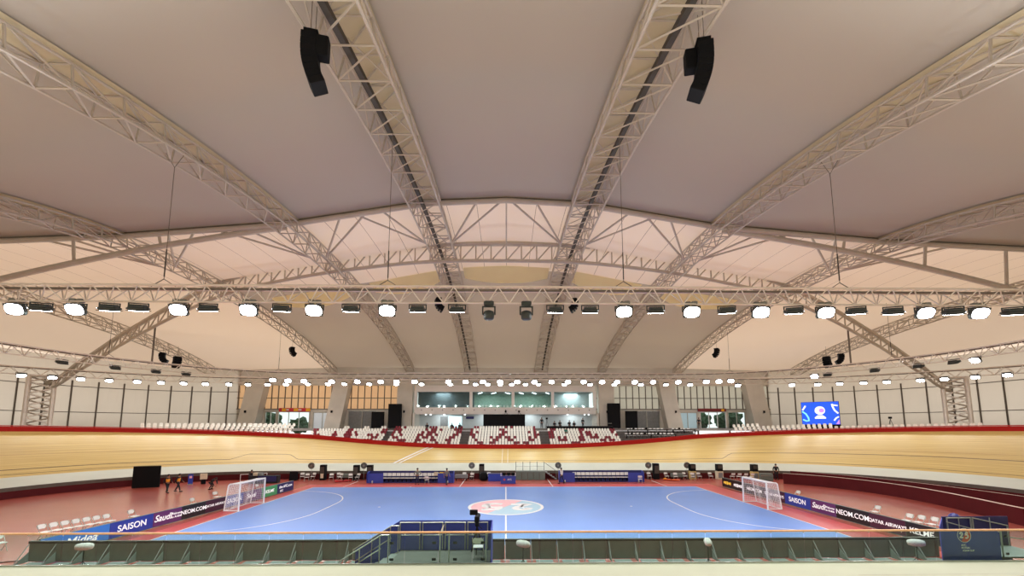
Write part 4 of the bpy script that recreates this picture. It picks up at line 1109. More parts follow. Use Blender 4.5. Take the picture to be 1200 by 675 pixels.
fchair(24.8, 3.0, R(-90), 'white folding chair alone behind the SAISON board on the right', 'chairs behind the right boards')

# ------------------------------------------------------------------ people (one continuous skinned body each; clothes and hair are children)
def skin(name, verts, edges, material, root=0, sub=1):
    me = bpy.data.meshes.new(name + '_cage'); me.from_pydata([v[:3] for v in verts], edges, []); me.update()
    o = bpy.data.objects.new(name, me); COL.objects.link(o)
    sk = o.modifiers.new('skin', 'SKIN'); sk.use_smooth_shade = True
    for i, v in enumerate(verts):
        d = me.skin_vertices[0].data[i]; r = v[3]; d.radius = (r, v[4] if len(v) > 4 else r); d.use_root = (i == root)
    s2 = o.modifiers.new('sub', 'SUBSURF'); s2.levels = sub; s2.render_levels = sub
    dg = bpy.context.evaluated_depsgraph_get(); dg.update()
    nm = bpy.data.meshes.new_from_object(o.evaluated_get(dg)); nm.name = name
    bpy.data.objects.remove(o); nm.materials.clear(); nm.materials.append(material)
    nm.polygons.foreach_set('use_smooth', [True] * len(nm.polygons))
    return nm
POSES = {
 'stand': dict(pel=(0, 0, .95), chest=(0, .02, 1.28), neck=(0, .01, 1.47), head=(0, -.02, 1.63), kneeL=(-.11, -.03, .5), kneeR=(.11, -.03, .5), ankL=(-.13, .02, .08), ankR=(.13, .02, .08), elL=(-.27, .03, 1.12), elR=(.27, .03, 1.12), haL=(-.27, -.1, .88), haR=(.27, -.1, .88)),
 'walk': dict(pel=(0, 0, .93), chest=(0, -.03, 1.27), neck=(0, -.05, 1.46), head=(0, -.09, 1.62), kneeL=(-.1, -.16, .52), kneeR=(.1, .08, .48), ankL=(-.11, -.28, .09), ankR=(.11, .3, .12), elL=(-.26, .12, 1.1), elR=(.26, -.1, 1.1), haL=(-.25, .1, .86), haR=(.25, -.28, .95)),
 'hips': dict(pel=(0, 0, .95), chest=(0, .02, 1.28), neck=(0, .01, 1.47), head=(0, -.03, 1.63), kneeL=(-.13, -.02, .5), kneeR=(.13, -.02, .5), ankL=(-.17, .02, .08), ankR=(.17, .02, .08), elL=(-.42, .06, 1.16), elR=(.42, .06, 1.16), haL=(-.2, -.06, 1.02), haR=(.2, -.06, 1.02)),
 'bend': dict(pel=(0, .12, .72), chest=(0, -.22, .93), neck=(0, -.38, 1.0), head=(0, -.5, 1.06), kneeL=(-.14, -.16, .44), kneeR=(.14, -.1, .42), ankL=(-.16, .1, .08), ankR=(.16, .16, .08), elL=(-.24, -.36, .68), elR=(.24, -.38, .7), haL=(-.16, -.5, .42), haR=(.16, -.52, .45)),
 'sit': dict(pel=(0, .02, .5), chest=(0, .06, .86), neck=(0, .03, 1.05), head=(0, -.02, 1.21), kneeL=(-.13, -.42, .5), kneeR=(.13, -.42, .5), ankL=(-.13, -.42, .08), ankR=(.13, -.42, .08), elL=(-.25, -.05, .74), elR=(.25, -.05, .74), haL=(-.12, -.32, .62), haR=(.12, -.32, .62)),
}
PM = {}
def person_parts(pose):
    if pose in PM: return PM[pose]
    p = {k: Vector(v) for k, v in POSES[pose].items()}
    up = (p['neck'] - p['chest']).normalized()
    shL = p['chest'].lerp(p['neck'], .72) + Vector((-.19, 0, 0)); shR = p['chest'].lerp(p['neck'], .72) + Vector((.19, 0, 0))
    hipL = p['pel'] + Vector((-.09, 0, -.06)); hipR = p['pel'] + Vector((.09, 0, -.06))
    fw = Vector((0, -1, 0))
    V = []; E = []
    def v(c, r, r2=None): V.append((c[0], c[1], c[2], r, r2 or r)); return len(V) - 1
    def e(a, b): E.append((a, b))
    pel = v(p['pel'], .14, .1); mid = v(p['pel'].lerp(p['chest'], .5), .135, .095); ch = v(p['chest'], .16, .105); nk0 = v(p['chest'].lerp(p['neck'], .75), .1, .08)
    nk = v(p['neck'], .055); hd0 = v(p['neck'].lerp(p['head'], .55), .07, .08); hd = v(p['head'], .082, .1); tp = v(p['head'] + up * .08, .065, .08)
    for a, b in ((pel, mid), (mid, ch), (ch, nk0), (nk0, nk), (nk, hd0), (hd0, hd), (hd, tp)): e(a, b)
    ns = v(p['head'] + fw * .1 - up * .02, .016); e(hd, ns)
    for s_, sh, el, ha, hip, kn, an in ((-1, shL, p['elL'], p['haL'], hipL, p['kneeL'], p['ankL']), (1, shR, p['elR'], p['haR'], hipR, p['kneeR'], p['ankR'])):
        a = v(sh, .06); b = v(el, .042); c = v(ha, .028); e(nk0, a); e(a, b); e(b, c)
        d = (ha - el).normalized(); palm = v(ha + d * .06, .034, .016); e(c, palm)
        side = d.cross(Vector((0, 1, 0))).normalized() if abs(d.y) < .9 else Vector((1, 0, 0))
        for k, ln in enumerate((.07, .085, .08, .06)):
            f1 = v(ha + d * .1 + side * (.024 * (k - 1.5)), .009); f2 = v(ha + d * (.1 + ln * .9) + side * (.027 * (k - 1.5)) + fw * .012, .007); e(palm, f1); e(f1, f2)
        th = v(ha + d * .07 + side * -.05 * s_ + fw * .02, .009); e(c, th)
        h = v(hip, .088); k_ = v(kn, .058); an_ = v(an, .038); ft = v(an + fw * .14 + Vector((0, 0, -.045)), .035, .028); e(pel, h); e(h, k_); e(k_, an_); e(an_, ft)
    body = skin('body', V, E, M['skin'])
    # shirt
    V2 = []; E2 = []
    def v2(c, r, r2=None): V2.append((c[0], c[1], c[2], r, r2 or r)); return len(V2) - 1
    a = v2(p['pel'] + (p['chest'] - p['pel']) * .1, .165, .125); b = v2(p['pel'].lerp(p['chest'], .5), .16, .12); c = v2(p['chest'], .18, .128); d = v2(p['chest'].lerp(p['neck'], .72), .11, .1); n_ = v2(p['chest'].lerp(p['neck'], .95), .07, .07)
    E2 += [(a, b), (b, c), (c, d), (d, n_)]
    for sh, el, ha in ((shL, p['elL'], p['haL']), (shR, p['elR'], p['haR'])):
        x = v2(sh, .076); y = v2(el, .058); z = v2(el.lerp(ha, .75), .045); E2 += [(d, x), (x, y), (y, z)]
    shirt = skin('shirt', V2, E2, M['clothdk'])
    V3 = []; E3 = []
    def v3(c, r, r2=None): V3.append((c[0], c[1], c[2], r, r2 or r)); return len(V3) - 1
    a = v3(p['pel'] + Vector((0, 0, .05)), .155, .118)
    for hip, kn, an in ((hipL, p['kneeL'], p['ankL']), (hipR, p['kneeR'], p['ankR'])):
        x = v3(hip, .102); y = v3(kn, .074); z = v3(kn.lerp(an, .92), .06); E3 += [(a, x), (x, y), (y, z)]
    trousers = skin('trousers', V3, E3, M['clothdk'])
    # vest
    V4 = []; E4 = []
    def v4(c, r, r2=None): V4.append((c[0], c[1], c[2], r, r2 or r)); return len(V4) - 1
    a = v4(p['pel'] + (p['chest'] - p['pel']) * .12, .175, .136); b = v4(p['pel'].lerp(p['chest'], .5), .172, .133); c = v4(p['chest'], .195, .142); d = v4(p['chest'].lerp(p['neck'], .62), .16, .12)
    E4 += [(a, b), (b, c), (c, d)]
    vest = skin('vest', V4, E4, M['vest'])
    q = MB(); q.lathe([(.02, .125), (.075, .105), (.1, .05), (.104, 0), (.09, -.05)], 14, tuple(p['head'] + Vector((0, .015, .02)))); hair = q.mesh('hair', True)
    hair.materials.append(M['hair'])
    q = MB()
    shoes = []
    for an in (p['ankL'], p['ankR']):
        q = MB(); q.bbox((an.x, an.y - .06, an.z - .035), (.1, .27, .09), .02); sm = q.mesh('shoe', True); sm.materials.append(M['black']); shoes.append(sm)
    PM[pose] = (body, shirt, trousers, vest, hair, shoes); return PM[pose]
def person(pose, loc, rz, label, shirt='clothdk', trousers='clothdk', vest=None, group='people', tall=1.0):
    b, s, tr, ve, h, sh = person_parts(pose)
    t = thing('person', label, 'person', loc, rz, group); t.scale = (tall,) * 3
    link('body', b, None, t)
    def colored(me, mt, nm):
        m2 = me.copy(); m2.materials.clear(); m2.materials.append(M[mt]); return link(nm, m2, None, t)
    colored(s, shirt, 'shirt'); colored(tr, trousers, 'trousers')
    if vest: colored(ve, vest, 'vest')
    link('hair', h, None, t)
    for k in sh: link('shoe', k, None, t)
    return t
person('walk', (-32.5, 8.0, 0), R(70), 'person in orange vest and dark trousers, left one of the two by the black screen', vest='vest')
person('walk', (-31.9, 8.5, 0), R(100), 'person in bright orange vest, right one of the two by the black screen', vest='vest')
person('bend', (-29.7, 9.9, 0), R(80), 'person in dark clothes bending forward on the red floor left of the goal')
person('hips', (-9.7, 13.0, 0), R(-10), 'person in grey shirt and navy trousers standing left of the left bench', 'clothgrey', 'clothnavy')
person('stand', (32.1, 16.0, 0), R(-20), 'person in black standing behind the right goal near the ramp', tall=1.06)
person('sit', (-28.6, 14.4, .1), R(30), 'person in dark clothes crouching behind the left goal with a camera')
person('walk', (-6.5, 12.9, 0), R(30), 'person in grey top leaning at the right end of the left bench', 'clothgrey', 'clothnavy')
person('walk', (6.2, 13.3, 0), R(-60), 'person in white top and navy trousers walking at the left end of the right bench', 'clothw', 'clothnavy')
DZ = 5.9
person('stand', (6.0, 35.2, DZ), 0, 'person in dark clothes standing at the top of the aisle right of the middle block', tall=1.03)
for i, (x, z, lb) in enumerate(((8.2, DZ - .1, 'first'), (9.1, DZ, 'second'), (10.7, DZ, 'third'), (11.5, DZ - .1, 'fourth'))):
    person('sit', (x, 35.5, z), R(10 - 7 * i), 'person in dark clothes seated behind the top rail, %s from the left' % lb, group='people seated behind the top rail')
person('stand', (13.0, 35.6, DZ), R(20), 'person in dark clothes standing at the right end of the top rail')
person('sit', (-13.0, 34.2, rowz(7) + .0), 0, 'person in black seated in the top row, left of the middle block')
person('sit', (-8.9, 34.1, rowz(7)), 0, 'person in black seated in the top row, left one of two near the aisle')
person('sit', (-7.6, 34.1, rowz(7)), 0, 'person in black seated in the top row, right one of two near the aisle')
person('sit', (9.7, 32.7, rowz(5)), 0, 'person in teal shirt seated two rows down in the block right of the middle', 'clothteal')
person('stand', (32.3, 34.6, DZ), R(-10), 'person in dark clothes standing by the right entrance', tall=1.02)

# ------------------------------------------------------------------ far side of the infield
# team benches
def bench(x, y, label, extra):
    t = thing('team_bench', label, 'bench', (x, y, .008), 0, 'team benches')
    L_ = 9.6
    q = MB(); q.box((0, .75, .62), (L_, .06, 1.24)); q.build('back_panel', M['bluedk'], t)
    for s in (-1, 1):
        q = MB(); q.yprism([(-.15, 0), (.75, 0), (.75, 1.24), (.1, 1.2), (-.15, .9)], s * L_ / 2 - .03, s * L_ / 2 + .03); q.build('side_panel', M['blue'], t)
    q = MB(); q.box((-3.9, .05, .52), (1.7, .05, 1.04)); q.build('front_panel', M['blue'], t)
    q = MB(); q.box((3.9, .05, .52), (1.7, .05, 1.04)); q.build('front_panel', M['blue'], t)
    q = MB(); q.box((0, .45, .05), (L_, .7, .1)); q.build('base', M['bluedk'], t)
    for i in range(13):
        px = -3.0 + .5 * i
        q = MB(); q.bbox((px, .35, .5), (.44, .42, .07), .02); q.build('seat', M['white'], t)
        q = MB(); q.bbox((px, .58, .86), (.45, .07, .34), .025, rx=R(-10)); q.build('seat_back', M['white'], t)
        q = MB(); q.box((px, .35, .25), (.06, .3, .44)); q.build('leg', M['black'], t)
    for s in (-1, 1):
        q = MB(); q.lathe([(.13, -.04), (.13, .04)], 14, (s * 4.2, -.1, .13), 'X'); q.build('wheel', M['white'], t)
    return t
bench(-10.7, 14.0, 'long navy team bench with white seats on the left of the officials table', 0)
bench(10.9, 14.4, 'long navy team bench with white seats on the right of the officials table', 0)
for i, (x, c) in enumerate(((-7.9, 'boxcream'), (-7.3, 'vestyellow'), (-6.9, 'orange'))):
    q = MB(); q.bbox((0, 0, 0), (.5, .12, .42), .05); o = q.build('folded_vest', M[c]); o.location = (x, 14.42, .95)
    tag(o, '%s folded bib hung over the left bench seats' % ('cream', 'yellow', 'orange')[i], 'bib', 'bibs on the left bench')
fchair(-8.7, 13.2, R(180), 'white folding chair left of the left bench', 'chairs on the far side')
fchair(15.0, 13.5, R(160), 'white folding chair at the right end of the right bench', 'chairs on the far side')
# officials table
t = thing('officials_table', 'blue skirted officials table with white emblem in front of the halfway line', 'table', (.25, 13.6, .008))
q = MB(); q.box((0, 0, .4), (1.65, .7, .8)); q.build('table_skirt', M['blue'], t)
q = MB(); q.box((0, 0, .82), (1.7, .75, .04)); q.build('table_top', M['bluedk'], t)
text('lettering', 'AFC', .26, M['whitepaint'], t, (.15, -.36, .45)); 
q = MB(); q.lathe([(.11, 0), (.11, .01)], 14, (-.42, -.365, .45), 'Y'); q.build('emblem_mark', M['logored'], t)
for s in (-1, 1):
    q = MB(); q.tube([(s * .8, -.3, .84), (s * .8, -.3, 1.2)], .03, 5); q.build('corner_post', M['whitepaint'], t)
t = thing('scorer_table', 'longer blue skirted table behind and left of the officials table', 'table', (-1.1, 15.6, .008))
q = MB(); q.box((0, 0, .4), (1.9, .6, .8)); q.build('table_skirt', M['adblue'], t)
q = MB(); q.box((0, 0, .82), (1.95, .65, .04)); q.build('table_top', M['bluedk'], t)
for i, x in enumerate((-.2, .3, .8)):
    b = thing('monitor', 'small dark monitor on the officials table, %s from the left' % nth(i), 'monitor', (x, 13.6, .85), 0, 'monitors on the officials table')
    q = MB(); q.bbox((0, 0, .17), (.38, .05, .26), .01); q.build('screen', M['black'], b); q = MB(); q.box((0, .03, .02), (.16, .14, .04)); q.build('foot', M['black'], b)
q = MB(); q.lathe([(.05, 0), (.42, .05), (.5, .35), (.42, .8), (.25, .98), (.05, 1.02)], 12, (0, 0, 0)); o = q.build('covered_equipment', M['black'], smooth=True); o.location = (-2.6, 15.8, .01)
tag(o, 'black covered equipment left of the blue officials tables', 'equipment')
# stage with railings and stairs
t = thing('stage_platform', 'dark skirted stage platform with railings and stairs behind the officials table', 'stage', (2.9, 16.7, .008))
q = MB(); q.box((0, 0, .95), (3.5, 1.0, .1)); q.build('stage_deck', M['ledback'], t)
for k in range(5):
    q = MB(); q.box((-1.4 + .7 * k, -.5, .45), (.66, .03, .9)); q.build('skirt_panel', M['ledback'], t)
for k in range(5):
    q = MB(); q.tube([(-1.7 + .85 * k, .45, 1.0), (-1.7 + .85 * k, .45, 2.05)], .03, 6); q.build('railing_post', M['ledback'], t)
for z in (1.5, 2.0):
    q = MB(); q.tube([(-1.7, .45, z), (1.7, .45, z)], .022, 6); q.build('railing_bar', M['steel'], t)
for k in range(5):
    q = MB(); q.box((1.9 + .27 * k, -.1, .88 - .19 * k), (.28, .8, .05)); q.build('stair_tread', M['blindgrey'], t)
for y in (-.5, .3):
    q = MB(); q.tube([(1.7, y, .95), (3.1, y, .02)], .04, 6); q.build('stair_stringer', M['blindgrey'], t)
    q = MB(); q.tube([(1.7, y, 2.0), (3.1, y, 1.0), (3.1, y, .02)], .02, 6); q.build('stair_rail', M['ledback'], t)
# pedestal fans
def fan(label):
    t = thing('pedestal_fan', label, 'fan', (0, 0, 0), 0, 'pedestal fans')
    q = MB(); q.lathe([(.3, 0), (.3, .04), (.06, .07)], 16); q.build('base', M['black'], t)
    q = MB(); q.tube([(0, 0, .05), (0, 0, 1.5)], .028, 7); q.build('pole', M['steel'], t)
    q = MB(); q.lathe([(.09, .02), (.11, .12), (.07, .22)], 12, (0, 0, 1.62), 'Y'); q.build('motor', M['black'], t)
    q = MB()
    q.lathe([(.35, -.06), (.37, -.06), (.37, .06), (.35, .06)], 24, (0, -.06, 1.62), 'Y'); q.build('guard_ring', M['fixture'], t)
    q = MB(); q.tube([(.36 * cos(a) * f, -.12, 1.62 + .36 * sin(a) * f) for k in range(12) for a, f in ((2 * pi * k / 12, 0.05), (2 * pi * k / 12, 1), (2 * pi * (k + .5) / 12, 1))], .012, 3); q.build('grille', M['steel'], t)
    q = MB()
    for k in range(3):
        a = 2 * pi * k / 3
        q.add([(0, -.05, 1.62), (.3 * cos(a), -.08, 1.62 + .3 * sin(a)), (.33 * cos(a + .6), -.05, 1.62 + .33 * sin(a + .6)), (.2 * cos(a + 1), -.03, 1.62 + .2 * sin(a + 1))], [(0, 1, 2, 3)])
    q.build('blade', M['fixture'], t)
    return t
fp = [(-23.2, 17.0, 'leftmost, among white chairs'), (-17.0, 17.1, 'between the two black speakers left of the left bench'), (-4.1, 17.0, 'between the left bench and the speaker'), (6.3, 17.1, 'at the left end of the right bench'), (17.2, 17.0, 'beside the speaker right of the right bench'), (21.9, 17.0, 'rightmost, beside the cream box')]
f0 = fan('pedestal fan on the far side, ' + fp[0][2])
for i, (x, y, lb) in enumerate(fp):
    o = f0 if i == 0 else copy_tree(f0); o.location = (x, y, .0); o['label'] = 'pedestal fan on the far side, ' + lb
# speaker stacks
def spk(x, y, z, h, w, label, badge=None, stand=None):
    t = thing('speaker_stack', label, 'speaker', (x, y, z), 0, 'black speakers on the far side')
    q = MB(); q.bbox((0, 0, h / 2), (w, .6, h), .03); q.build('cabinet', M['black'], t)
    q = MB(); q.box((0, -.305, h * .62), (w * .8, .015, h * .5)); q.build('front_grille', M['tray'], t)
    if badge:
        q = MB(); q.box((0, -.32, h * .28), (w * .55, .03, h * .3)); q.build('label_panel', M[badge], t)
    for s in (-1, 1):
        q = MB(); q.box((s * w * .35, 0, .0), (.08, .5, .04)); q.build('foot', M['black'], t)
spk(-21.6, 16.6, .02, 1.75, .62, 'black speaker with cream panel left of the left bench, beside the chairs', 'boxcream')
spk(-17.7, 16.6, .02, 1.72, .62, 'black speaker left of the pedestal fan beside the left bench')
spk(-16.1, 16.6, .02, 1.72, .62, 'black speaker right of the pedestal fan beside the left bench')
spk(-2.9, 16.8, .02, 1.8, .6, 'black speaker between the left bench and the officials table', 'blindgrey')
spk(18.0, 16.7, .02, 1.85, .65, 'tall black speaker right of the right bench')
def boxon(x, y, label, label2, mt):
    b = thing('wooden_box', label, 'box', (x, y, .008), 0, 'boxes under the far speakers')
    q = MB(); q.bbox((0, 0, .47), (.7, .6, .94), .02); q.build('box_body', M[mt], b)
    q = MB(); q.box((0, -.31, .47), (.5, .02, .6)); q.build('front_panel', M['blindgrey'], b)
    spk(x, y, .98, .8, .66, label2)
boxon(22.4, 16.7, 'yellowish box under the speaker beside the rightmost fan', 'black speaker standing on the yellowish box beside the rightmost fan', 'boxyel')
boxon(25.6, 16.6, 'cream box under the speaker left of the stacked chairs', 'black speaker standing on the cream box left of the stacked chairs', 'boxcream')
boxon(29.6, 16.2, 'pale box under the speaker behind the right goal', 'black speaker standing on the pale box behind the right goal', 'boxyel')
# black wedge bag, banners, barrier, screen
q = MB(); q.yprism([(-.3, 0), (.3, 0), (.22, .95), (-.1, 1.0)], -.4, .4); o = q.build('floor_monitor', M['black']); o.location = (-24.9, 16.3, .01)
tag(o, 'black wedge shaped floor monitor by the wall right of the left goal', 'speaker')
t = thing('black_screen', 'large black screen panel leaning by the wall on the left', 'screen', (-37.2, 11.0, .0), R(22))
q = MB(); q.bbox((0, 0, 1.12), (2.25, .12, 2.2), .02); q.build('panel', M['black'], t)
for s in (-1, 1):
    q = MB(); q.tube([(s * .8, .06, 1.6), (s * .8, .5, .02), (s * .8, -.1, .02)], .03, 5); q.build('foot', M['tray'], t)
t = thing('rollup_banner', 'narrow blue roll-up banner by the wall right of the two stewards', 'banner', (-34.4, 13.2, 0), R(28))
q = MB(); q.box((0, 0, .58), (.42, .02, 1.05)); q.build('banner_cloth', M['adblue'], t); q = MB(); q.box((0, -.012, .8), (.24, .01, .25)); q.build('banner_patch', M['pink'], t); q = MB(); q.box((0, 0, .04), (.46, .18, .07)); q.build('banner_base', M['steel'], t)
t = thing('wall_cabinet', 'pale grey box on a dark stand by the wall left of the goal', 'box', (-33.3, 13.6, 0), R(28))
q = MB(); q.bbox((0, 0, .82), (.62, .25, .62), .02); q.build('box_body', M['boxcream'], t); q = MB(); q.box((0, 0, .26), (.4, .2, .52)); q.build('stand', M['black'], t)
t = thing('practice_goal_frame', 'low white tubular frame by the wall behind the left goal', 'frame', (-28.9, 15.2, 0), R(12))
q = MB(); q.tube([(-1.3, 0, 0), (-1.3, 0, .85), (1.4, 0, .95), (1.4, 0, .05)], .03, 6); q.build('bar', M['whitepaint'], t)
q = MB(); q.tube([(-1.3, 0, .02), (-1.3, .5, .02)], .03, 6); q.build('foot', M['whitepaint'], t)
t = thing('black_table', 'black draped table with cases behind the left goal', 'table', (-27.0, 14.2, .0), R(8))
q = MB(); q.box((0, 0, .42), (3.0, .7, .84)); q.build('drape', M['clothdk'], t)
q = MB(); q.box((.4, -.37, .5), (1.9, .03, .6)); q.build('navy_panel', M['bluedk'], t)
for i, (x, c) in enumerate(((-.9, 'boxcream'), (-.4, 'blindgrey'))):
    q = MB(); q.bbox((0, 0, .16), (.5, .4, .32), .03); o = q.build('equipment_case', M[c]); o.location = (-27.0 + x, 14.1, .84)
    tag(o, ('cream' if i == 0 else 'grey') + ' equipment case on the black draped table behind the left goal', 'case', 'cases on the black table')
# loose chairs along the far wall
fc = [(-23.9, 16.3, 20), (-23.0, 15.6, 10), (-22.6, 16.2, -15), (-20.2, 15.6, 15), (-19.6, 16.3, 30), (-19.2, 15.7, -10), (-17.9, 15.4, 25), (-17.2, 15.6, -20), (-4.9, 16.4, 10), (-4.0, 15.9, -10), (-2.0, 16.5, 8), (17.0, 16.2, 0), (19.0, 16.0, 10), (19.9, 15.6, -8), (21.2, 16.0, 15), (21.9, 15.6, -12), (22.8, 15.8, 5), (24.2, 15.9, 0)]
for i, (x, y, a) in enumerate(fc):
    fchair(x, y, R(a), 'white folding chair along the far wall, %s from the left' % nth(i), 'chairs along the far wall')
for i, (x, y, a) in enumerate(((26.6, 15.6, 0), (27.3, 15.5, 0), (28.0, 15.4, 0), (28.7, 15.3, 0))):
    fchair(x, y, R(a + 180), 'white chair in the row behind the far right boards, %s from the left' % nth(i), 'chairs behind the far right boards')
for i, (x, y, w_, mt, lb) in enumerate(((-5.2, 15.9, 1.5, 'blindgrey', 'grey low trolley left of the officials table'), (20.4, 16.4, 1.4, 'ledback', 'dark green low trolley right of the right bench'), (-18.6, 16.5, 1.2, 'ledback', 'dark low trolley left of the left bench'))):
    t = thing('trolley', lb, 'trolley', (x, y, 0), 0, 'low trolleys on the far side')
    q = MB(); q.bbox((0, 0, .5), (w_, .5, .42), .03); q.build('box_body', M[mt], t)
    for sx in (-1, 1):
        for sy in (-1, 1):
            q = MB(); q.lathe([(.08, -.03), (.08, .03)], 10, (sx * w_ * .4, sy * .18, .08), 'X'); q.build('wheel', M['black'], t)
            q = MB(); q.box((sx * w_ * .4, sy * .18, .21), (.05, .05, .2)); q.build('leg', M['black'], t)
def stretcher(x, y, rz, mt, label):
    t = thing('stretcher', label, 'stretcher', (x, y, .01), rz, 'stretchers')
    q = MB(); q.bbox((0, 0, .1), (1.85, .45, .12), .05); q.build('board', M[mt], t)
    q = MB(); q.box((.0, 0, .17), (.12, .46, .02)); q.build('strap', M['black'], t)
    q = MB(); q.bbox((-.7, 0, .2), (.3, .35, .1), .03); q.build('head_block', M['bannery'] if mt == 'orange' else M[mt], t)
stretcher(-18.6, 15.0, R(35), 'redpl', 'red stretcher lying on the floor left of the left bench')
stretcher(19.3, 15.4, R(-30), 'orange', 'orange stretcher lying on the floor right of the right bench')
# marker boards with two rails at the far right ramp entry
t = thing('flight_case', 'grey flight case by the wall behind the right goal', 'case', (30.2, 15.0, 0), R(-12))
q = MB(); q.bbox((0, 0, .45), (1.3, .6, .8), .03); q.build('case_body', M['ledback'], t); q = MB(); q.box((0, -.31, .62), (1.3, .02, .04)); q.build('edge_strip', M['steel'], t)

# ------------------------------------------------------------------ upper deck things
def flat(x, y, w_, h, label, z=DZ):
    t = thing('black_screen', label, 'screen', (x, y, z), 0, 'black screens on the upper deck')
    q = MB(); q.bbox((0, 0, h / 2 + .05), (w_, .5, h), .03); q.build('panel', M['black'], t)
    for s in (-1, 1):
        q = MB(); q.box((s * w_ * .35, 0, .03), (.12, .9, .06)); q.build('foot', M['tray'], t)
flat(-21.35, 35.0, 2.0, 2.7, 'lower black screen on the upper deck left of the tall one')
flat(-18.45, 34.7, 2.15, 4.0, 'tall black screen on the upper deck left of the gallery')
flat(-.3, 35.4, 7.0, 2.3, 'wide low black screen at the middle of the upper deck')
flat(18.15, 35.0, 2.1, 4.15, 'tall black screen on the upper deck right of the gallery')
flat(21.1, 35.0, 1.95, 2.85, 'lower black screen on the upper deck right of the tall one')
# top rail desk of the right block
t = thing('commentary_desk', 'long dark desk along the top of the block right of the middle', 'desk', (12.2, 34.4, rowz(7)))
q = MB(); q.box((0, 0, .78), (11.0, .5, .06)); q.build('desk_top', M['tray'], t)
q = MB(); q.box((0, -.2, .5), (11.0, .04, .5)); q.build('modesty_panel', M['black'], t)
for s in (-5.2, 0, 5.2):
    q = MB(); q.box((s, .1, .38), (.08, .4, .76)); q.build('leg', M['black'], t)
q = MB(); q.tube([(2.5, 0, 1.25), (5.4, 0, 1.25)], .03, 5); q.build('guard_rail', M['steel'], t)
for i, (x, y, z) in enumerate(((6.9, 35.6, DZ), (-.05, 35.7, DZ + 2.35), (2.2, 35.7, DZ + 2.35))):
    t = thing('media_camera', ('black video camera on a tripod atop the aisle right of the middle block', 'small black camera on top of the wide black screen, left one', 'small black camera on top of the wide black screen, right one')[i], 'camera', (x, y, z))
    hh = 1.5 if i == 0 else .35
    q = MB(); q.bbox((0, 0, hh + .15), (.3, .55, .3), .03); q.build('body', M['black'], t)
    q = MB(); q.lathe([(.08, -.5), (.1, -.3), (.1, -.26)], 10, (0, 0, hh + .15), 'Y'); q.build('lens', M['black'], t)
    for k in range(3):
        a = 2 * pi * k / 3; q = MB(); q.tube([(0, 0, hh), (.35 * cos(a), .35 * sin(a), 0)], .025, 5); q.build('tripod_leg', M['black'], t)
# media tables on the right terrace
for ti, (k, x0, x1) in enumerate(((6, 19.8, 26.5), (4, 19.0, 27.2), (6, 27.3, 31.0))):
    z = rowz(k); y = rowy(k)
    t = thing('media_table', ('upper long black media table right of the maroon and white blocks', 'lower long black media table just above the red rim on the right', 'short black media table at the right end of the terrace')[ti], 'table', ((x0 + x1) / 2, y - .15, z), 0, 'media tables')
    q = MB(); q.box((0, 0, .66), (x1 - x0, .45, .05)); q.build('table_top', M['tray'], t)
    q = MB(); q.box((0, -.2, .62), (x1 - x0, .03, .07)); q.build('front_panel', M['black'], t)
    for s in (-.48, 0, .48):
        q = MB(); q.box((s * (x1 - x0), .05, .33), (.06, .3, .64)); q.build('leg', M['black'], t)
    n = int((x1 - x0) / .62)
    for i in range(n):
        fchair(x0 + .4 + i * .62, y + .42, R(random.uniform(-12, 12)), 'white chair at the %s media table, %s from the left' % (('upper', 'lower', 'short right')[ti], nth(i)), 'chairs at the media tables', z=z)
    for i in range(max(1, n // 4)):
        b = thing('laptop', 'dark laptop on the %s media table, %s from the left' % (('upper', 'lower', 'short right')[ti], nth(i)), 'laptop', (x0 + 1.0 + i * 2.1, y - .15, z + .685), R(180), 'laptops on the media tables')
        q = MB(); q.box((0, 0, .01), (.36, .25, .02)); q.build('keyboard', M['fixture'], b)
        q = MB(); q.box((0, .13, .13), (.36, .015, .25), rx=R(-12)); q.build('screen', M['black'], b)
# LED screen on the right
sx, sy = 48.6, 31.2; srz = -.62
t = thing('led_screen', 'large blue LED screen showing a pale round emblem behind the right bend', 'screen', (50.0, 30.9, DZ), R(-44))
SW, SH_ = 4.7, 3.55; z0 = .65
q = MB(); q.bbox((0, .15, z0 + SH_ / 2), (SW + .1, .3, SH_ + .1), .03); q.build('cabinet', M['black'], t)
q = MB(); q.box((0, -.015, z0 + SH_ / 2), (SW, .02, SH_)); q.build('display_face', M['scrblue'], t)
q = MB(); q.box((.2, .1, .3), (SW * .95, .5, .6)); q.build('plinth', M['black'], t)
def scr(name, pts, wd, mt):
    pts = [(x * .7, y) for x, y in pts]; n = len(pts); A, B_ = [], []
    for i in range(n):
        p = Vector(pts[max(0, i - 1)]); c = Vector(pts[min(n - 1, i + 1)]); d = (c - p).normalized(); nn = Vector((-d.y, d.x)) * wd / 2
        A.append((pts[i][0] + nn.x, -.032, z0 + pts[i][1] + nn.y)); B_.append((pts[i][0] - nn.x, -.032, z0 + pts[i][1] - nn.y))
    q = MB(); q.sheet([A, B_]); q.build(name, M[mt], t)
q = MB(); q.lathe([(.66, -.002), (.66, .002)], 28, (0, -.032, z0 + 2.2), 'Y'); q.build('emblem_ball', M['scrwhite'], t)
q = MB(); q.lathe([(.34, -.002), (.34, .002)], 20, (.2, -.036, z0 + 2.2), 'Y'); q.build('emblem_ball_patch', M['scrpink'], t)
q = MB(); q.xprism([(-.68, .9), (.68, .9), (.72, 1.1), (.3, 1.45), (-.3, 1.45), (-.72, 1.1)], -.036, -.03)
for i, v_ in enumerate(q.v): q.v[i] = (v_[0], v_[1], v_[2] + z0)
q.build('emblem_base', M['scrwhite'], t)
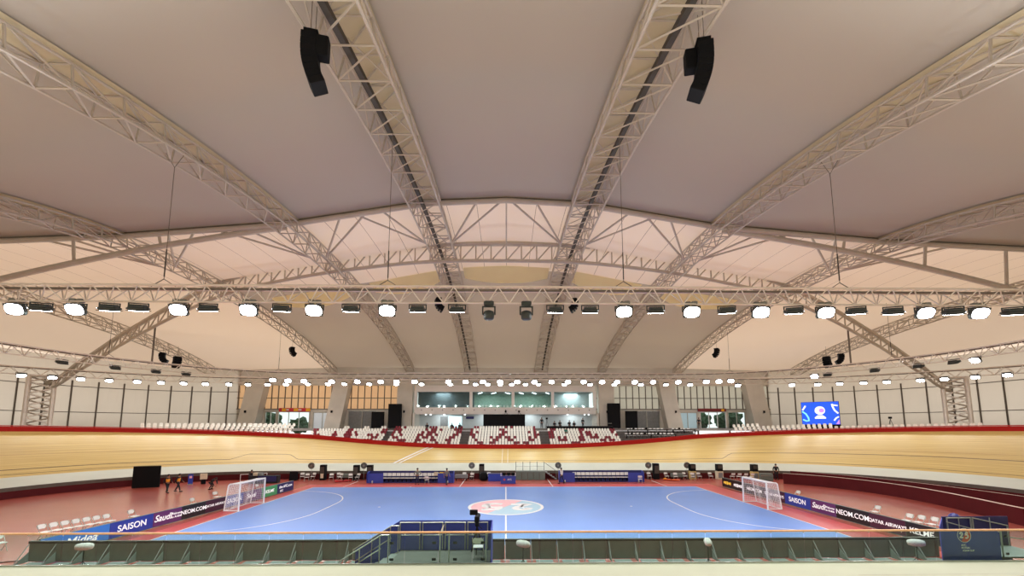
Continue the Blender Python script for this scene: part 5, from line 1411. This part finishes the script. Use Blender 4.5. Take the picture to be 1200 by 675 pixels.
scr('swoosh', [(-3.2, 2.3), (-2.9, 2.6), (-2.6, 3.0)], .22, 'scrwhite'); scr('swoosh', [(-3.25, 2.1), (-2.6, 1.7), (-2.2, 1.1), (-2.1, .6), (-2.6, .55), (-3.2, .8)], .22, 'scrcyan')
scr('swoosh', [(3.2, 1.7), (2.6, 2.2), (2.3, 2.8), (2.2, 3.2)], .22, 'scrwhite'); scr('swoosh', [(2.3, 3.05), (3.2, 2.9)], .2, 'scrwhite'); scr('swoosh', [(2.4, .6), (2.8, 1.0), (3.25, 1.2)], .2, 'scrwhite')
q = MB(); q.xprism([(1.85, .05 + z0), (2.33, .05 + z0), (2.33, .8 + z0)], -.036, -.03); q.build('violet_corner', M['scrpink'], t)
# small tripod camera on the right rim
t = thing('media_camera', 'small video camera on a tripod on the concourse right of the LED screen', 'camera', (55.6, 25.2, DZ), R(-60))
q = MB(); q.bbox((0, 0, 1.6), (.3, .55, .3), .03); q.build('body', M['black'], t)
for k in range(3):
    a = 2 * pi * k / 3; q = MB(); q.tube([(0, 0, 1.45), (.4 * cos(a), .4 * sin(a), 0)], .03, 5); q.build('tripod_leg', M['black'], t)

# ------------------------------------------------------------------ near camera platform
t = thing('camera_platform', 'blue draped camera platform with metal railings and stairs at the near edge', 'platform', (-2.65, -14.6, 0))
q = MB(); q.box((0, .85, .93), (4.0, 1.65, .06)); q.build('platform_deck', M['deckgreen'], t)
q = MB(); q.box((0, 1.75, 1.12), (4.1, .03, 2.2)); q.build('back_drape', M['blue'], t)
q = MB(); q.box((2.05, .9, 1.12), (.03, 1.7, 2.2)); q.build('side_drape', M['blue'], t)
q = MB(); q.xprism([(-2.05, .02), (-2.05, 2.22), (-4.0, 1.05), (-4.0, .02)], 1.735, 1.765); q.build('stair_drape', M['blue'], t)
for k in range(4):
    x0 = -1.6 + 1.0 * k
    q = MB(); q.tube([(x0 - .44, 1.68, 1.0), (x0 - .44, 1.68, 2.14), (x0 + .44, 1.68, 2.14), (x0 + .44, 1.68, 1.0)], .024, 6); q.build('railing_frame', M['steel'], t)
    q = MB(); q.tube([(x0 - .44, 1.68, 1.6), (x0 + .44, 1.68, 1.6)], .018, 6); q.build('railing_bar', M['steel'], t)
for k in range(5):
    q = MB(); q.box((-2.2 - .33 * k, .85, .84 - .18 * k), (.34, 1.4, .05)); q.build('stair_tread', M['ledfoot'], t)
for y in (.12, 1.6):
    q = MB(); q.tube([(-2.05, y, .9), (-3.8, y, .02)], .045, 6); q.build('stair_stringer', M['steel'], t)
    q = MB(); q.tube([(-2.05, y, 2.02), (-2.4, y, 2.02), (-4.05, y, 1.0), (-4.05, y, .6)], .026, 6); q.build('stair_handrail', M['steel'], t)
    q = MB(); q.tube([(-2.4, y, 1.5), (-4.0, y, .5)], .02, 6); q.build('stair_midrail', M['steel'], t)
    for x, zt, zb in ((-2.1, 2.02, .95), (-2.45, 2.0, .7), (-3.25, 1.5, .3)):
        q = MB(); q.tube([(x, y, zb), (x, y, zt)], .024, 6); q.build('stair_post', M['steel'], t)
for x in (-.02, .35, 1.85):
    q = MB(); q.tube([(x, .14, .96), (x, .14, 2.12)], .03, 6); q.build('gate_post', M['steel'], t)
for x in (-1.95, -.25, .6, 1.72):
    q = MB(); q.bbox((x, .1, 1.72), (.16, .03, .1), .01); q.build('glass_hinge', M['black'], t)
    q = MB(); q.bbox((x, .1, 1.08), (.16, .03, .1), .01); q.build('glass_hinge', M['black'], t)
fchair(-1.15, -13.95, R(180), 'white folding chair on the blue camera platform', 'chair on the camera platform', z=.96)
t = thing('broadcast_camera', 'black broadcast camera on a tripod on the blue platform', 'camera', (-1.25, -13.35, .96))
hh = 1.12
for k in range(3):
    a = 2 * pi * k / 3 + .5; q = MB(); q.tube([(0, 0, hh), (.14 * cos(a), .14 * sin(a), .6), (.3 * cos(a), .3 * sin(a), 0)], .03, 6); q.build('tripod_leg', M['black'], t)
q = MB(); q.lathe([(.09, 0), (.1, .1), (.07, .16)], 10, (0, 0, hh)); q.build('fluid_head', M['black'], t)
q = MB(); q.bbox((0, 0, hh + .32), (.2, .5, .26), .03); q.build('body', M['black'], t)
q = MB(); q.lathe([(.07, 0), (.09, .22), (.11, .34)], 12, (0, .2, hh + .34), 'Y'); q.build('lens', M['black'], t)
q = MB(); q.bbox((-.14, -.15, hh + .62), (.34, .12, .22), .02); q.build('viewfinder', M['black'], t)
q = MB(); q.tube([(.06, -.2, hh + .1), (.24, -.5, hh + .02)], .018, 5); q.build('pan_handle', M['black'], t)
q = MB(); q.bbox((-.05, .0, .5), (.34, .3, .24), .03); q.build('battery_pack', M['black'], t)
q = MB(); q.add([(0, 0, 0), (.09, 0, .02), (.15, 0, .3), (.08, .01, .22), (0, .02, 0), (.09, .02, .02), (.15, .02, .3), (.08, .03, .22)], [(0, 1, 2, 3), (7, 6, 5, 4), (0, 4, 5, 1), (1, 5, 6, 2), (2, 6, 7, 3), (3, 7, 4, 0)])
o = q.build('paper_scrap', M['white']); o.location = (-2.62, BY - .03, ZAP + 1.25); tag(o, 'scrap of white paper stuck on the wooden handrail by the camera platform', 'paper')

# right blue platform
t = thing('camera_platform', 'blue draped platform with a round red and blue emblem at the near right', 'platform', (19.5, -14.3, 0))
q = MB(); q.prism([(-1.2, .1), (3.6, .1), (3.6, 1.66), (.65, 1.66)], .9, .96); q.build('platform_deck', M['ledfoot'], t)
q = MB(); q.box((-.05, .05, 1.06), (2.5, .03, 2.1)); fr = q.build('front_drape', M['blue'], t)
q = MB(); q.box((2.2, 1.7, 1.14), (3.1, .03, 2.22)); q.build('back_drape', M['bluedk'], t)
q = MB(); q.prism([(-1.3, .05), (-1.27, .05), (.68, 1.7), (.65, 1.7)], .02, 2.2); q.build('side_drape', M['blue'], t)
emblem(t, .3, M['logoblue'], M['logored'], lambda x, y, z: (-.3 + x * .98, .03 - z, 1.86 + y * .98))
text('lettering', 'AFC', .12, M['whitepaint'], t, (-.36, .03, 1.46)); text('lettering', 'FUTSAL', .11, M['whitepaint'], t, (-.28, .03, 1.35)); text('lettering', 'ASIAN CUP', .1, M['whitepaint'], t, (-.18, .03, 1.24))
for a, b, c in (((-1.05, .5), (-.95, .3), 'logored'), ((-.85, .62), (-.55, .3), 'logored'), ((-.45, .5), (-.5, .2), 'aqua'), ((-1.15, .3), (-.9, .22), 'logored')):
    q = MB(); q.add([(a[0] - .03, .03, a[1]), (a[0] + .03, .03, a[1]), (b[0] + .05, .03, b[1]), (b[0] - .05, .03, b[1])], [(0, 1, 2, 3)]); q.build('drape_motif', M[c], t)
for x0, x1 in ((.8, 1.9), (2.0, 3.6)):
    q = MB(); q.tube([(x0, 1.62, .96), (x0, 1.62, 2.2), (x1, 1.62, 2.2 if x1 < 2 else 1.85), (x1, 1.62, .96)], .026, 6); q.build('railing_frame', M['steel'], t)
    q = MB(); q.tube([((x0 + x1) / 2, 1.62, .96), ((x0 + x1) / 2, 1.62, 2.2)], .018, 6); q.build('railing_bar', M['steel'], t)
q = MB(); q.tube([(.2, 1.1, 2.15), (1.9, 1.3, 1.7)], .02, 6); q.build('railing_bar', M['steel'], t)
for x in (1.22, 1.36, 3.0):
    q = MB(); q.tube([(x, .1, .96), (x, .1, 2.1)], .03, 6); q.build('gate_post', M['steel'], t)
q = MB(); q.tube([(1.75, .1, 1.75), (3.3, .1, 1.55)], .022, 6); q.build('railing_bar', M['steel'], t)
for z in (1.8, 1.1):
    q = MB(); q.bbox((1.5, .06, z), (.14, .03, .1), .01); q.build('glass_hinge', M['black'], t)
q = MB(); q.lathe([(.02, .3), (.12, .26), (.2, .16), (.23, 0), (.21, -.05)], 14); o = q.build('domed_cover', M['bluedk'], smooth=True); o.location = (21.2, -12.2, 2.02)
st = MB(); st.tube([(0, 0, -2.04), (0, 0, 0)], .05, 6); st.build('pole', M['steel'], o); st = MB(); st.lathe([(.28, -2.04), (.28, -2.0)], 12); st.build('base', M['steel'], o)
tag(o, 'blue domed cover on a pole behind the near right platform', 'cover')

# fluffy effects microphones on the near boards
def mic(x, y, z, a, label):
    t = thing('fluffy_microphone', label, 'microphone', (x, y, 0), a, 'fluffy microphones along the near boards')
    q = MB(); q.lathe([(.02, -.36), (.12, -.3), (.16, -.15), (.16, .15), (.12, .3), (.02, .36)], 14, (0, 0, z), 'X'); q.build('windshield', M['fur'], t, smooth=True)
    q = MB(); q.tube([(0, 0, .02), (0, 0, z - .12)], .018, 6); q.build('stand_pole', M['black'], t)
    for k in range(3):
        b = 2 * pi * k / 3; q = MB(); q.tube([(0, 0, .3), (.25 * cos(b), .25 * sin(b), .012)], .012, 5); q.build('stand_leg', M['black'], t)
mic(-19.2, -12.15, .95, R(12), 'fluffy grey microphone behind the near boards at the left')
mic(.8, -12.2, 1.0, R(-30), 'fluffy grey microphone behind the near boards near the halfway line')
mic(9.4, -12.2, 1.05, R(70), 'fluffy grey microphone behind the near boards right of the middle')
mic(19.3, -12.15, .95, R(-15), 'fluffy grey microphone behind the near boards at the right')
# floor cables at the left front
q = MB(); q.tube([(-27, -12.6, .02), (-25, -12.0, .02), (-23.6, -11.3, .02), (-22.8, -11.0, .02)], .025, 5); tag(q.build('floor_cable', M['tray']), 'dark cable running over the red floor to the left end of the near boards', 'cable')
# near deck line seams are on the apron
for x in (-.15, .42):
    q = MB(); q.sheet([[(x, -14.98, ZAP + .012), (x + .03, -14.98, ZAP + .012)], [(x, -17.5, ZTR - .05), (x + .03, -17.5, ZTR - .05)]])
    tag(q.build('floor_seam', M['gutter']), 'dark seam line across the near apron', 'seam', kind='structure')

texts_to_meshes()
# ------------------------------------------------------------------ world, light, camera
w = bpy.data.worlds.new('World'); SC.world = w; w.use_nodes = True
bg = w.node_tree.nodes['Background']; bg.inputs[0].default_value = (1, .95, .92, 1); bg.inputs[1].default_value = 1.5

cam = bpy.data.cameras.new('Camera'); co = bpy.data.objects.new('Camera', cam); COL.objects.link(co)
cam.sensor_width = 36; cam.lens = 460 / 1200 * 36; cam.shift_y = .09375; cam.clip_end = 500
co.location = (0, -31, 6.46); co.rotation_euler = (R(90 + 5.96), 0, R(-.87))
SC.camera = co
SC.view_settings.view_transform = 'Standard'; SC.view_settings.look = 'None'; SC.view_settings.exposure = .12; SC.view_settings.gamma = 1
SC.view_settings.use_curve_mapping = False
SC.cycles.use_denoising = True; SC.cycles.max_bounces = 8; SC.cycles.diffuse_bounces = 4; SC.cycles.glossy_bounces = 3; SC.cycles.transparent_max_bounces = 16
SC.cycles.sample_clamp_indirect = 6.0
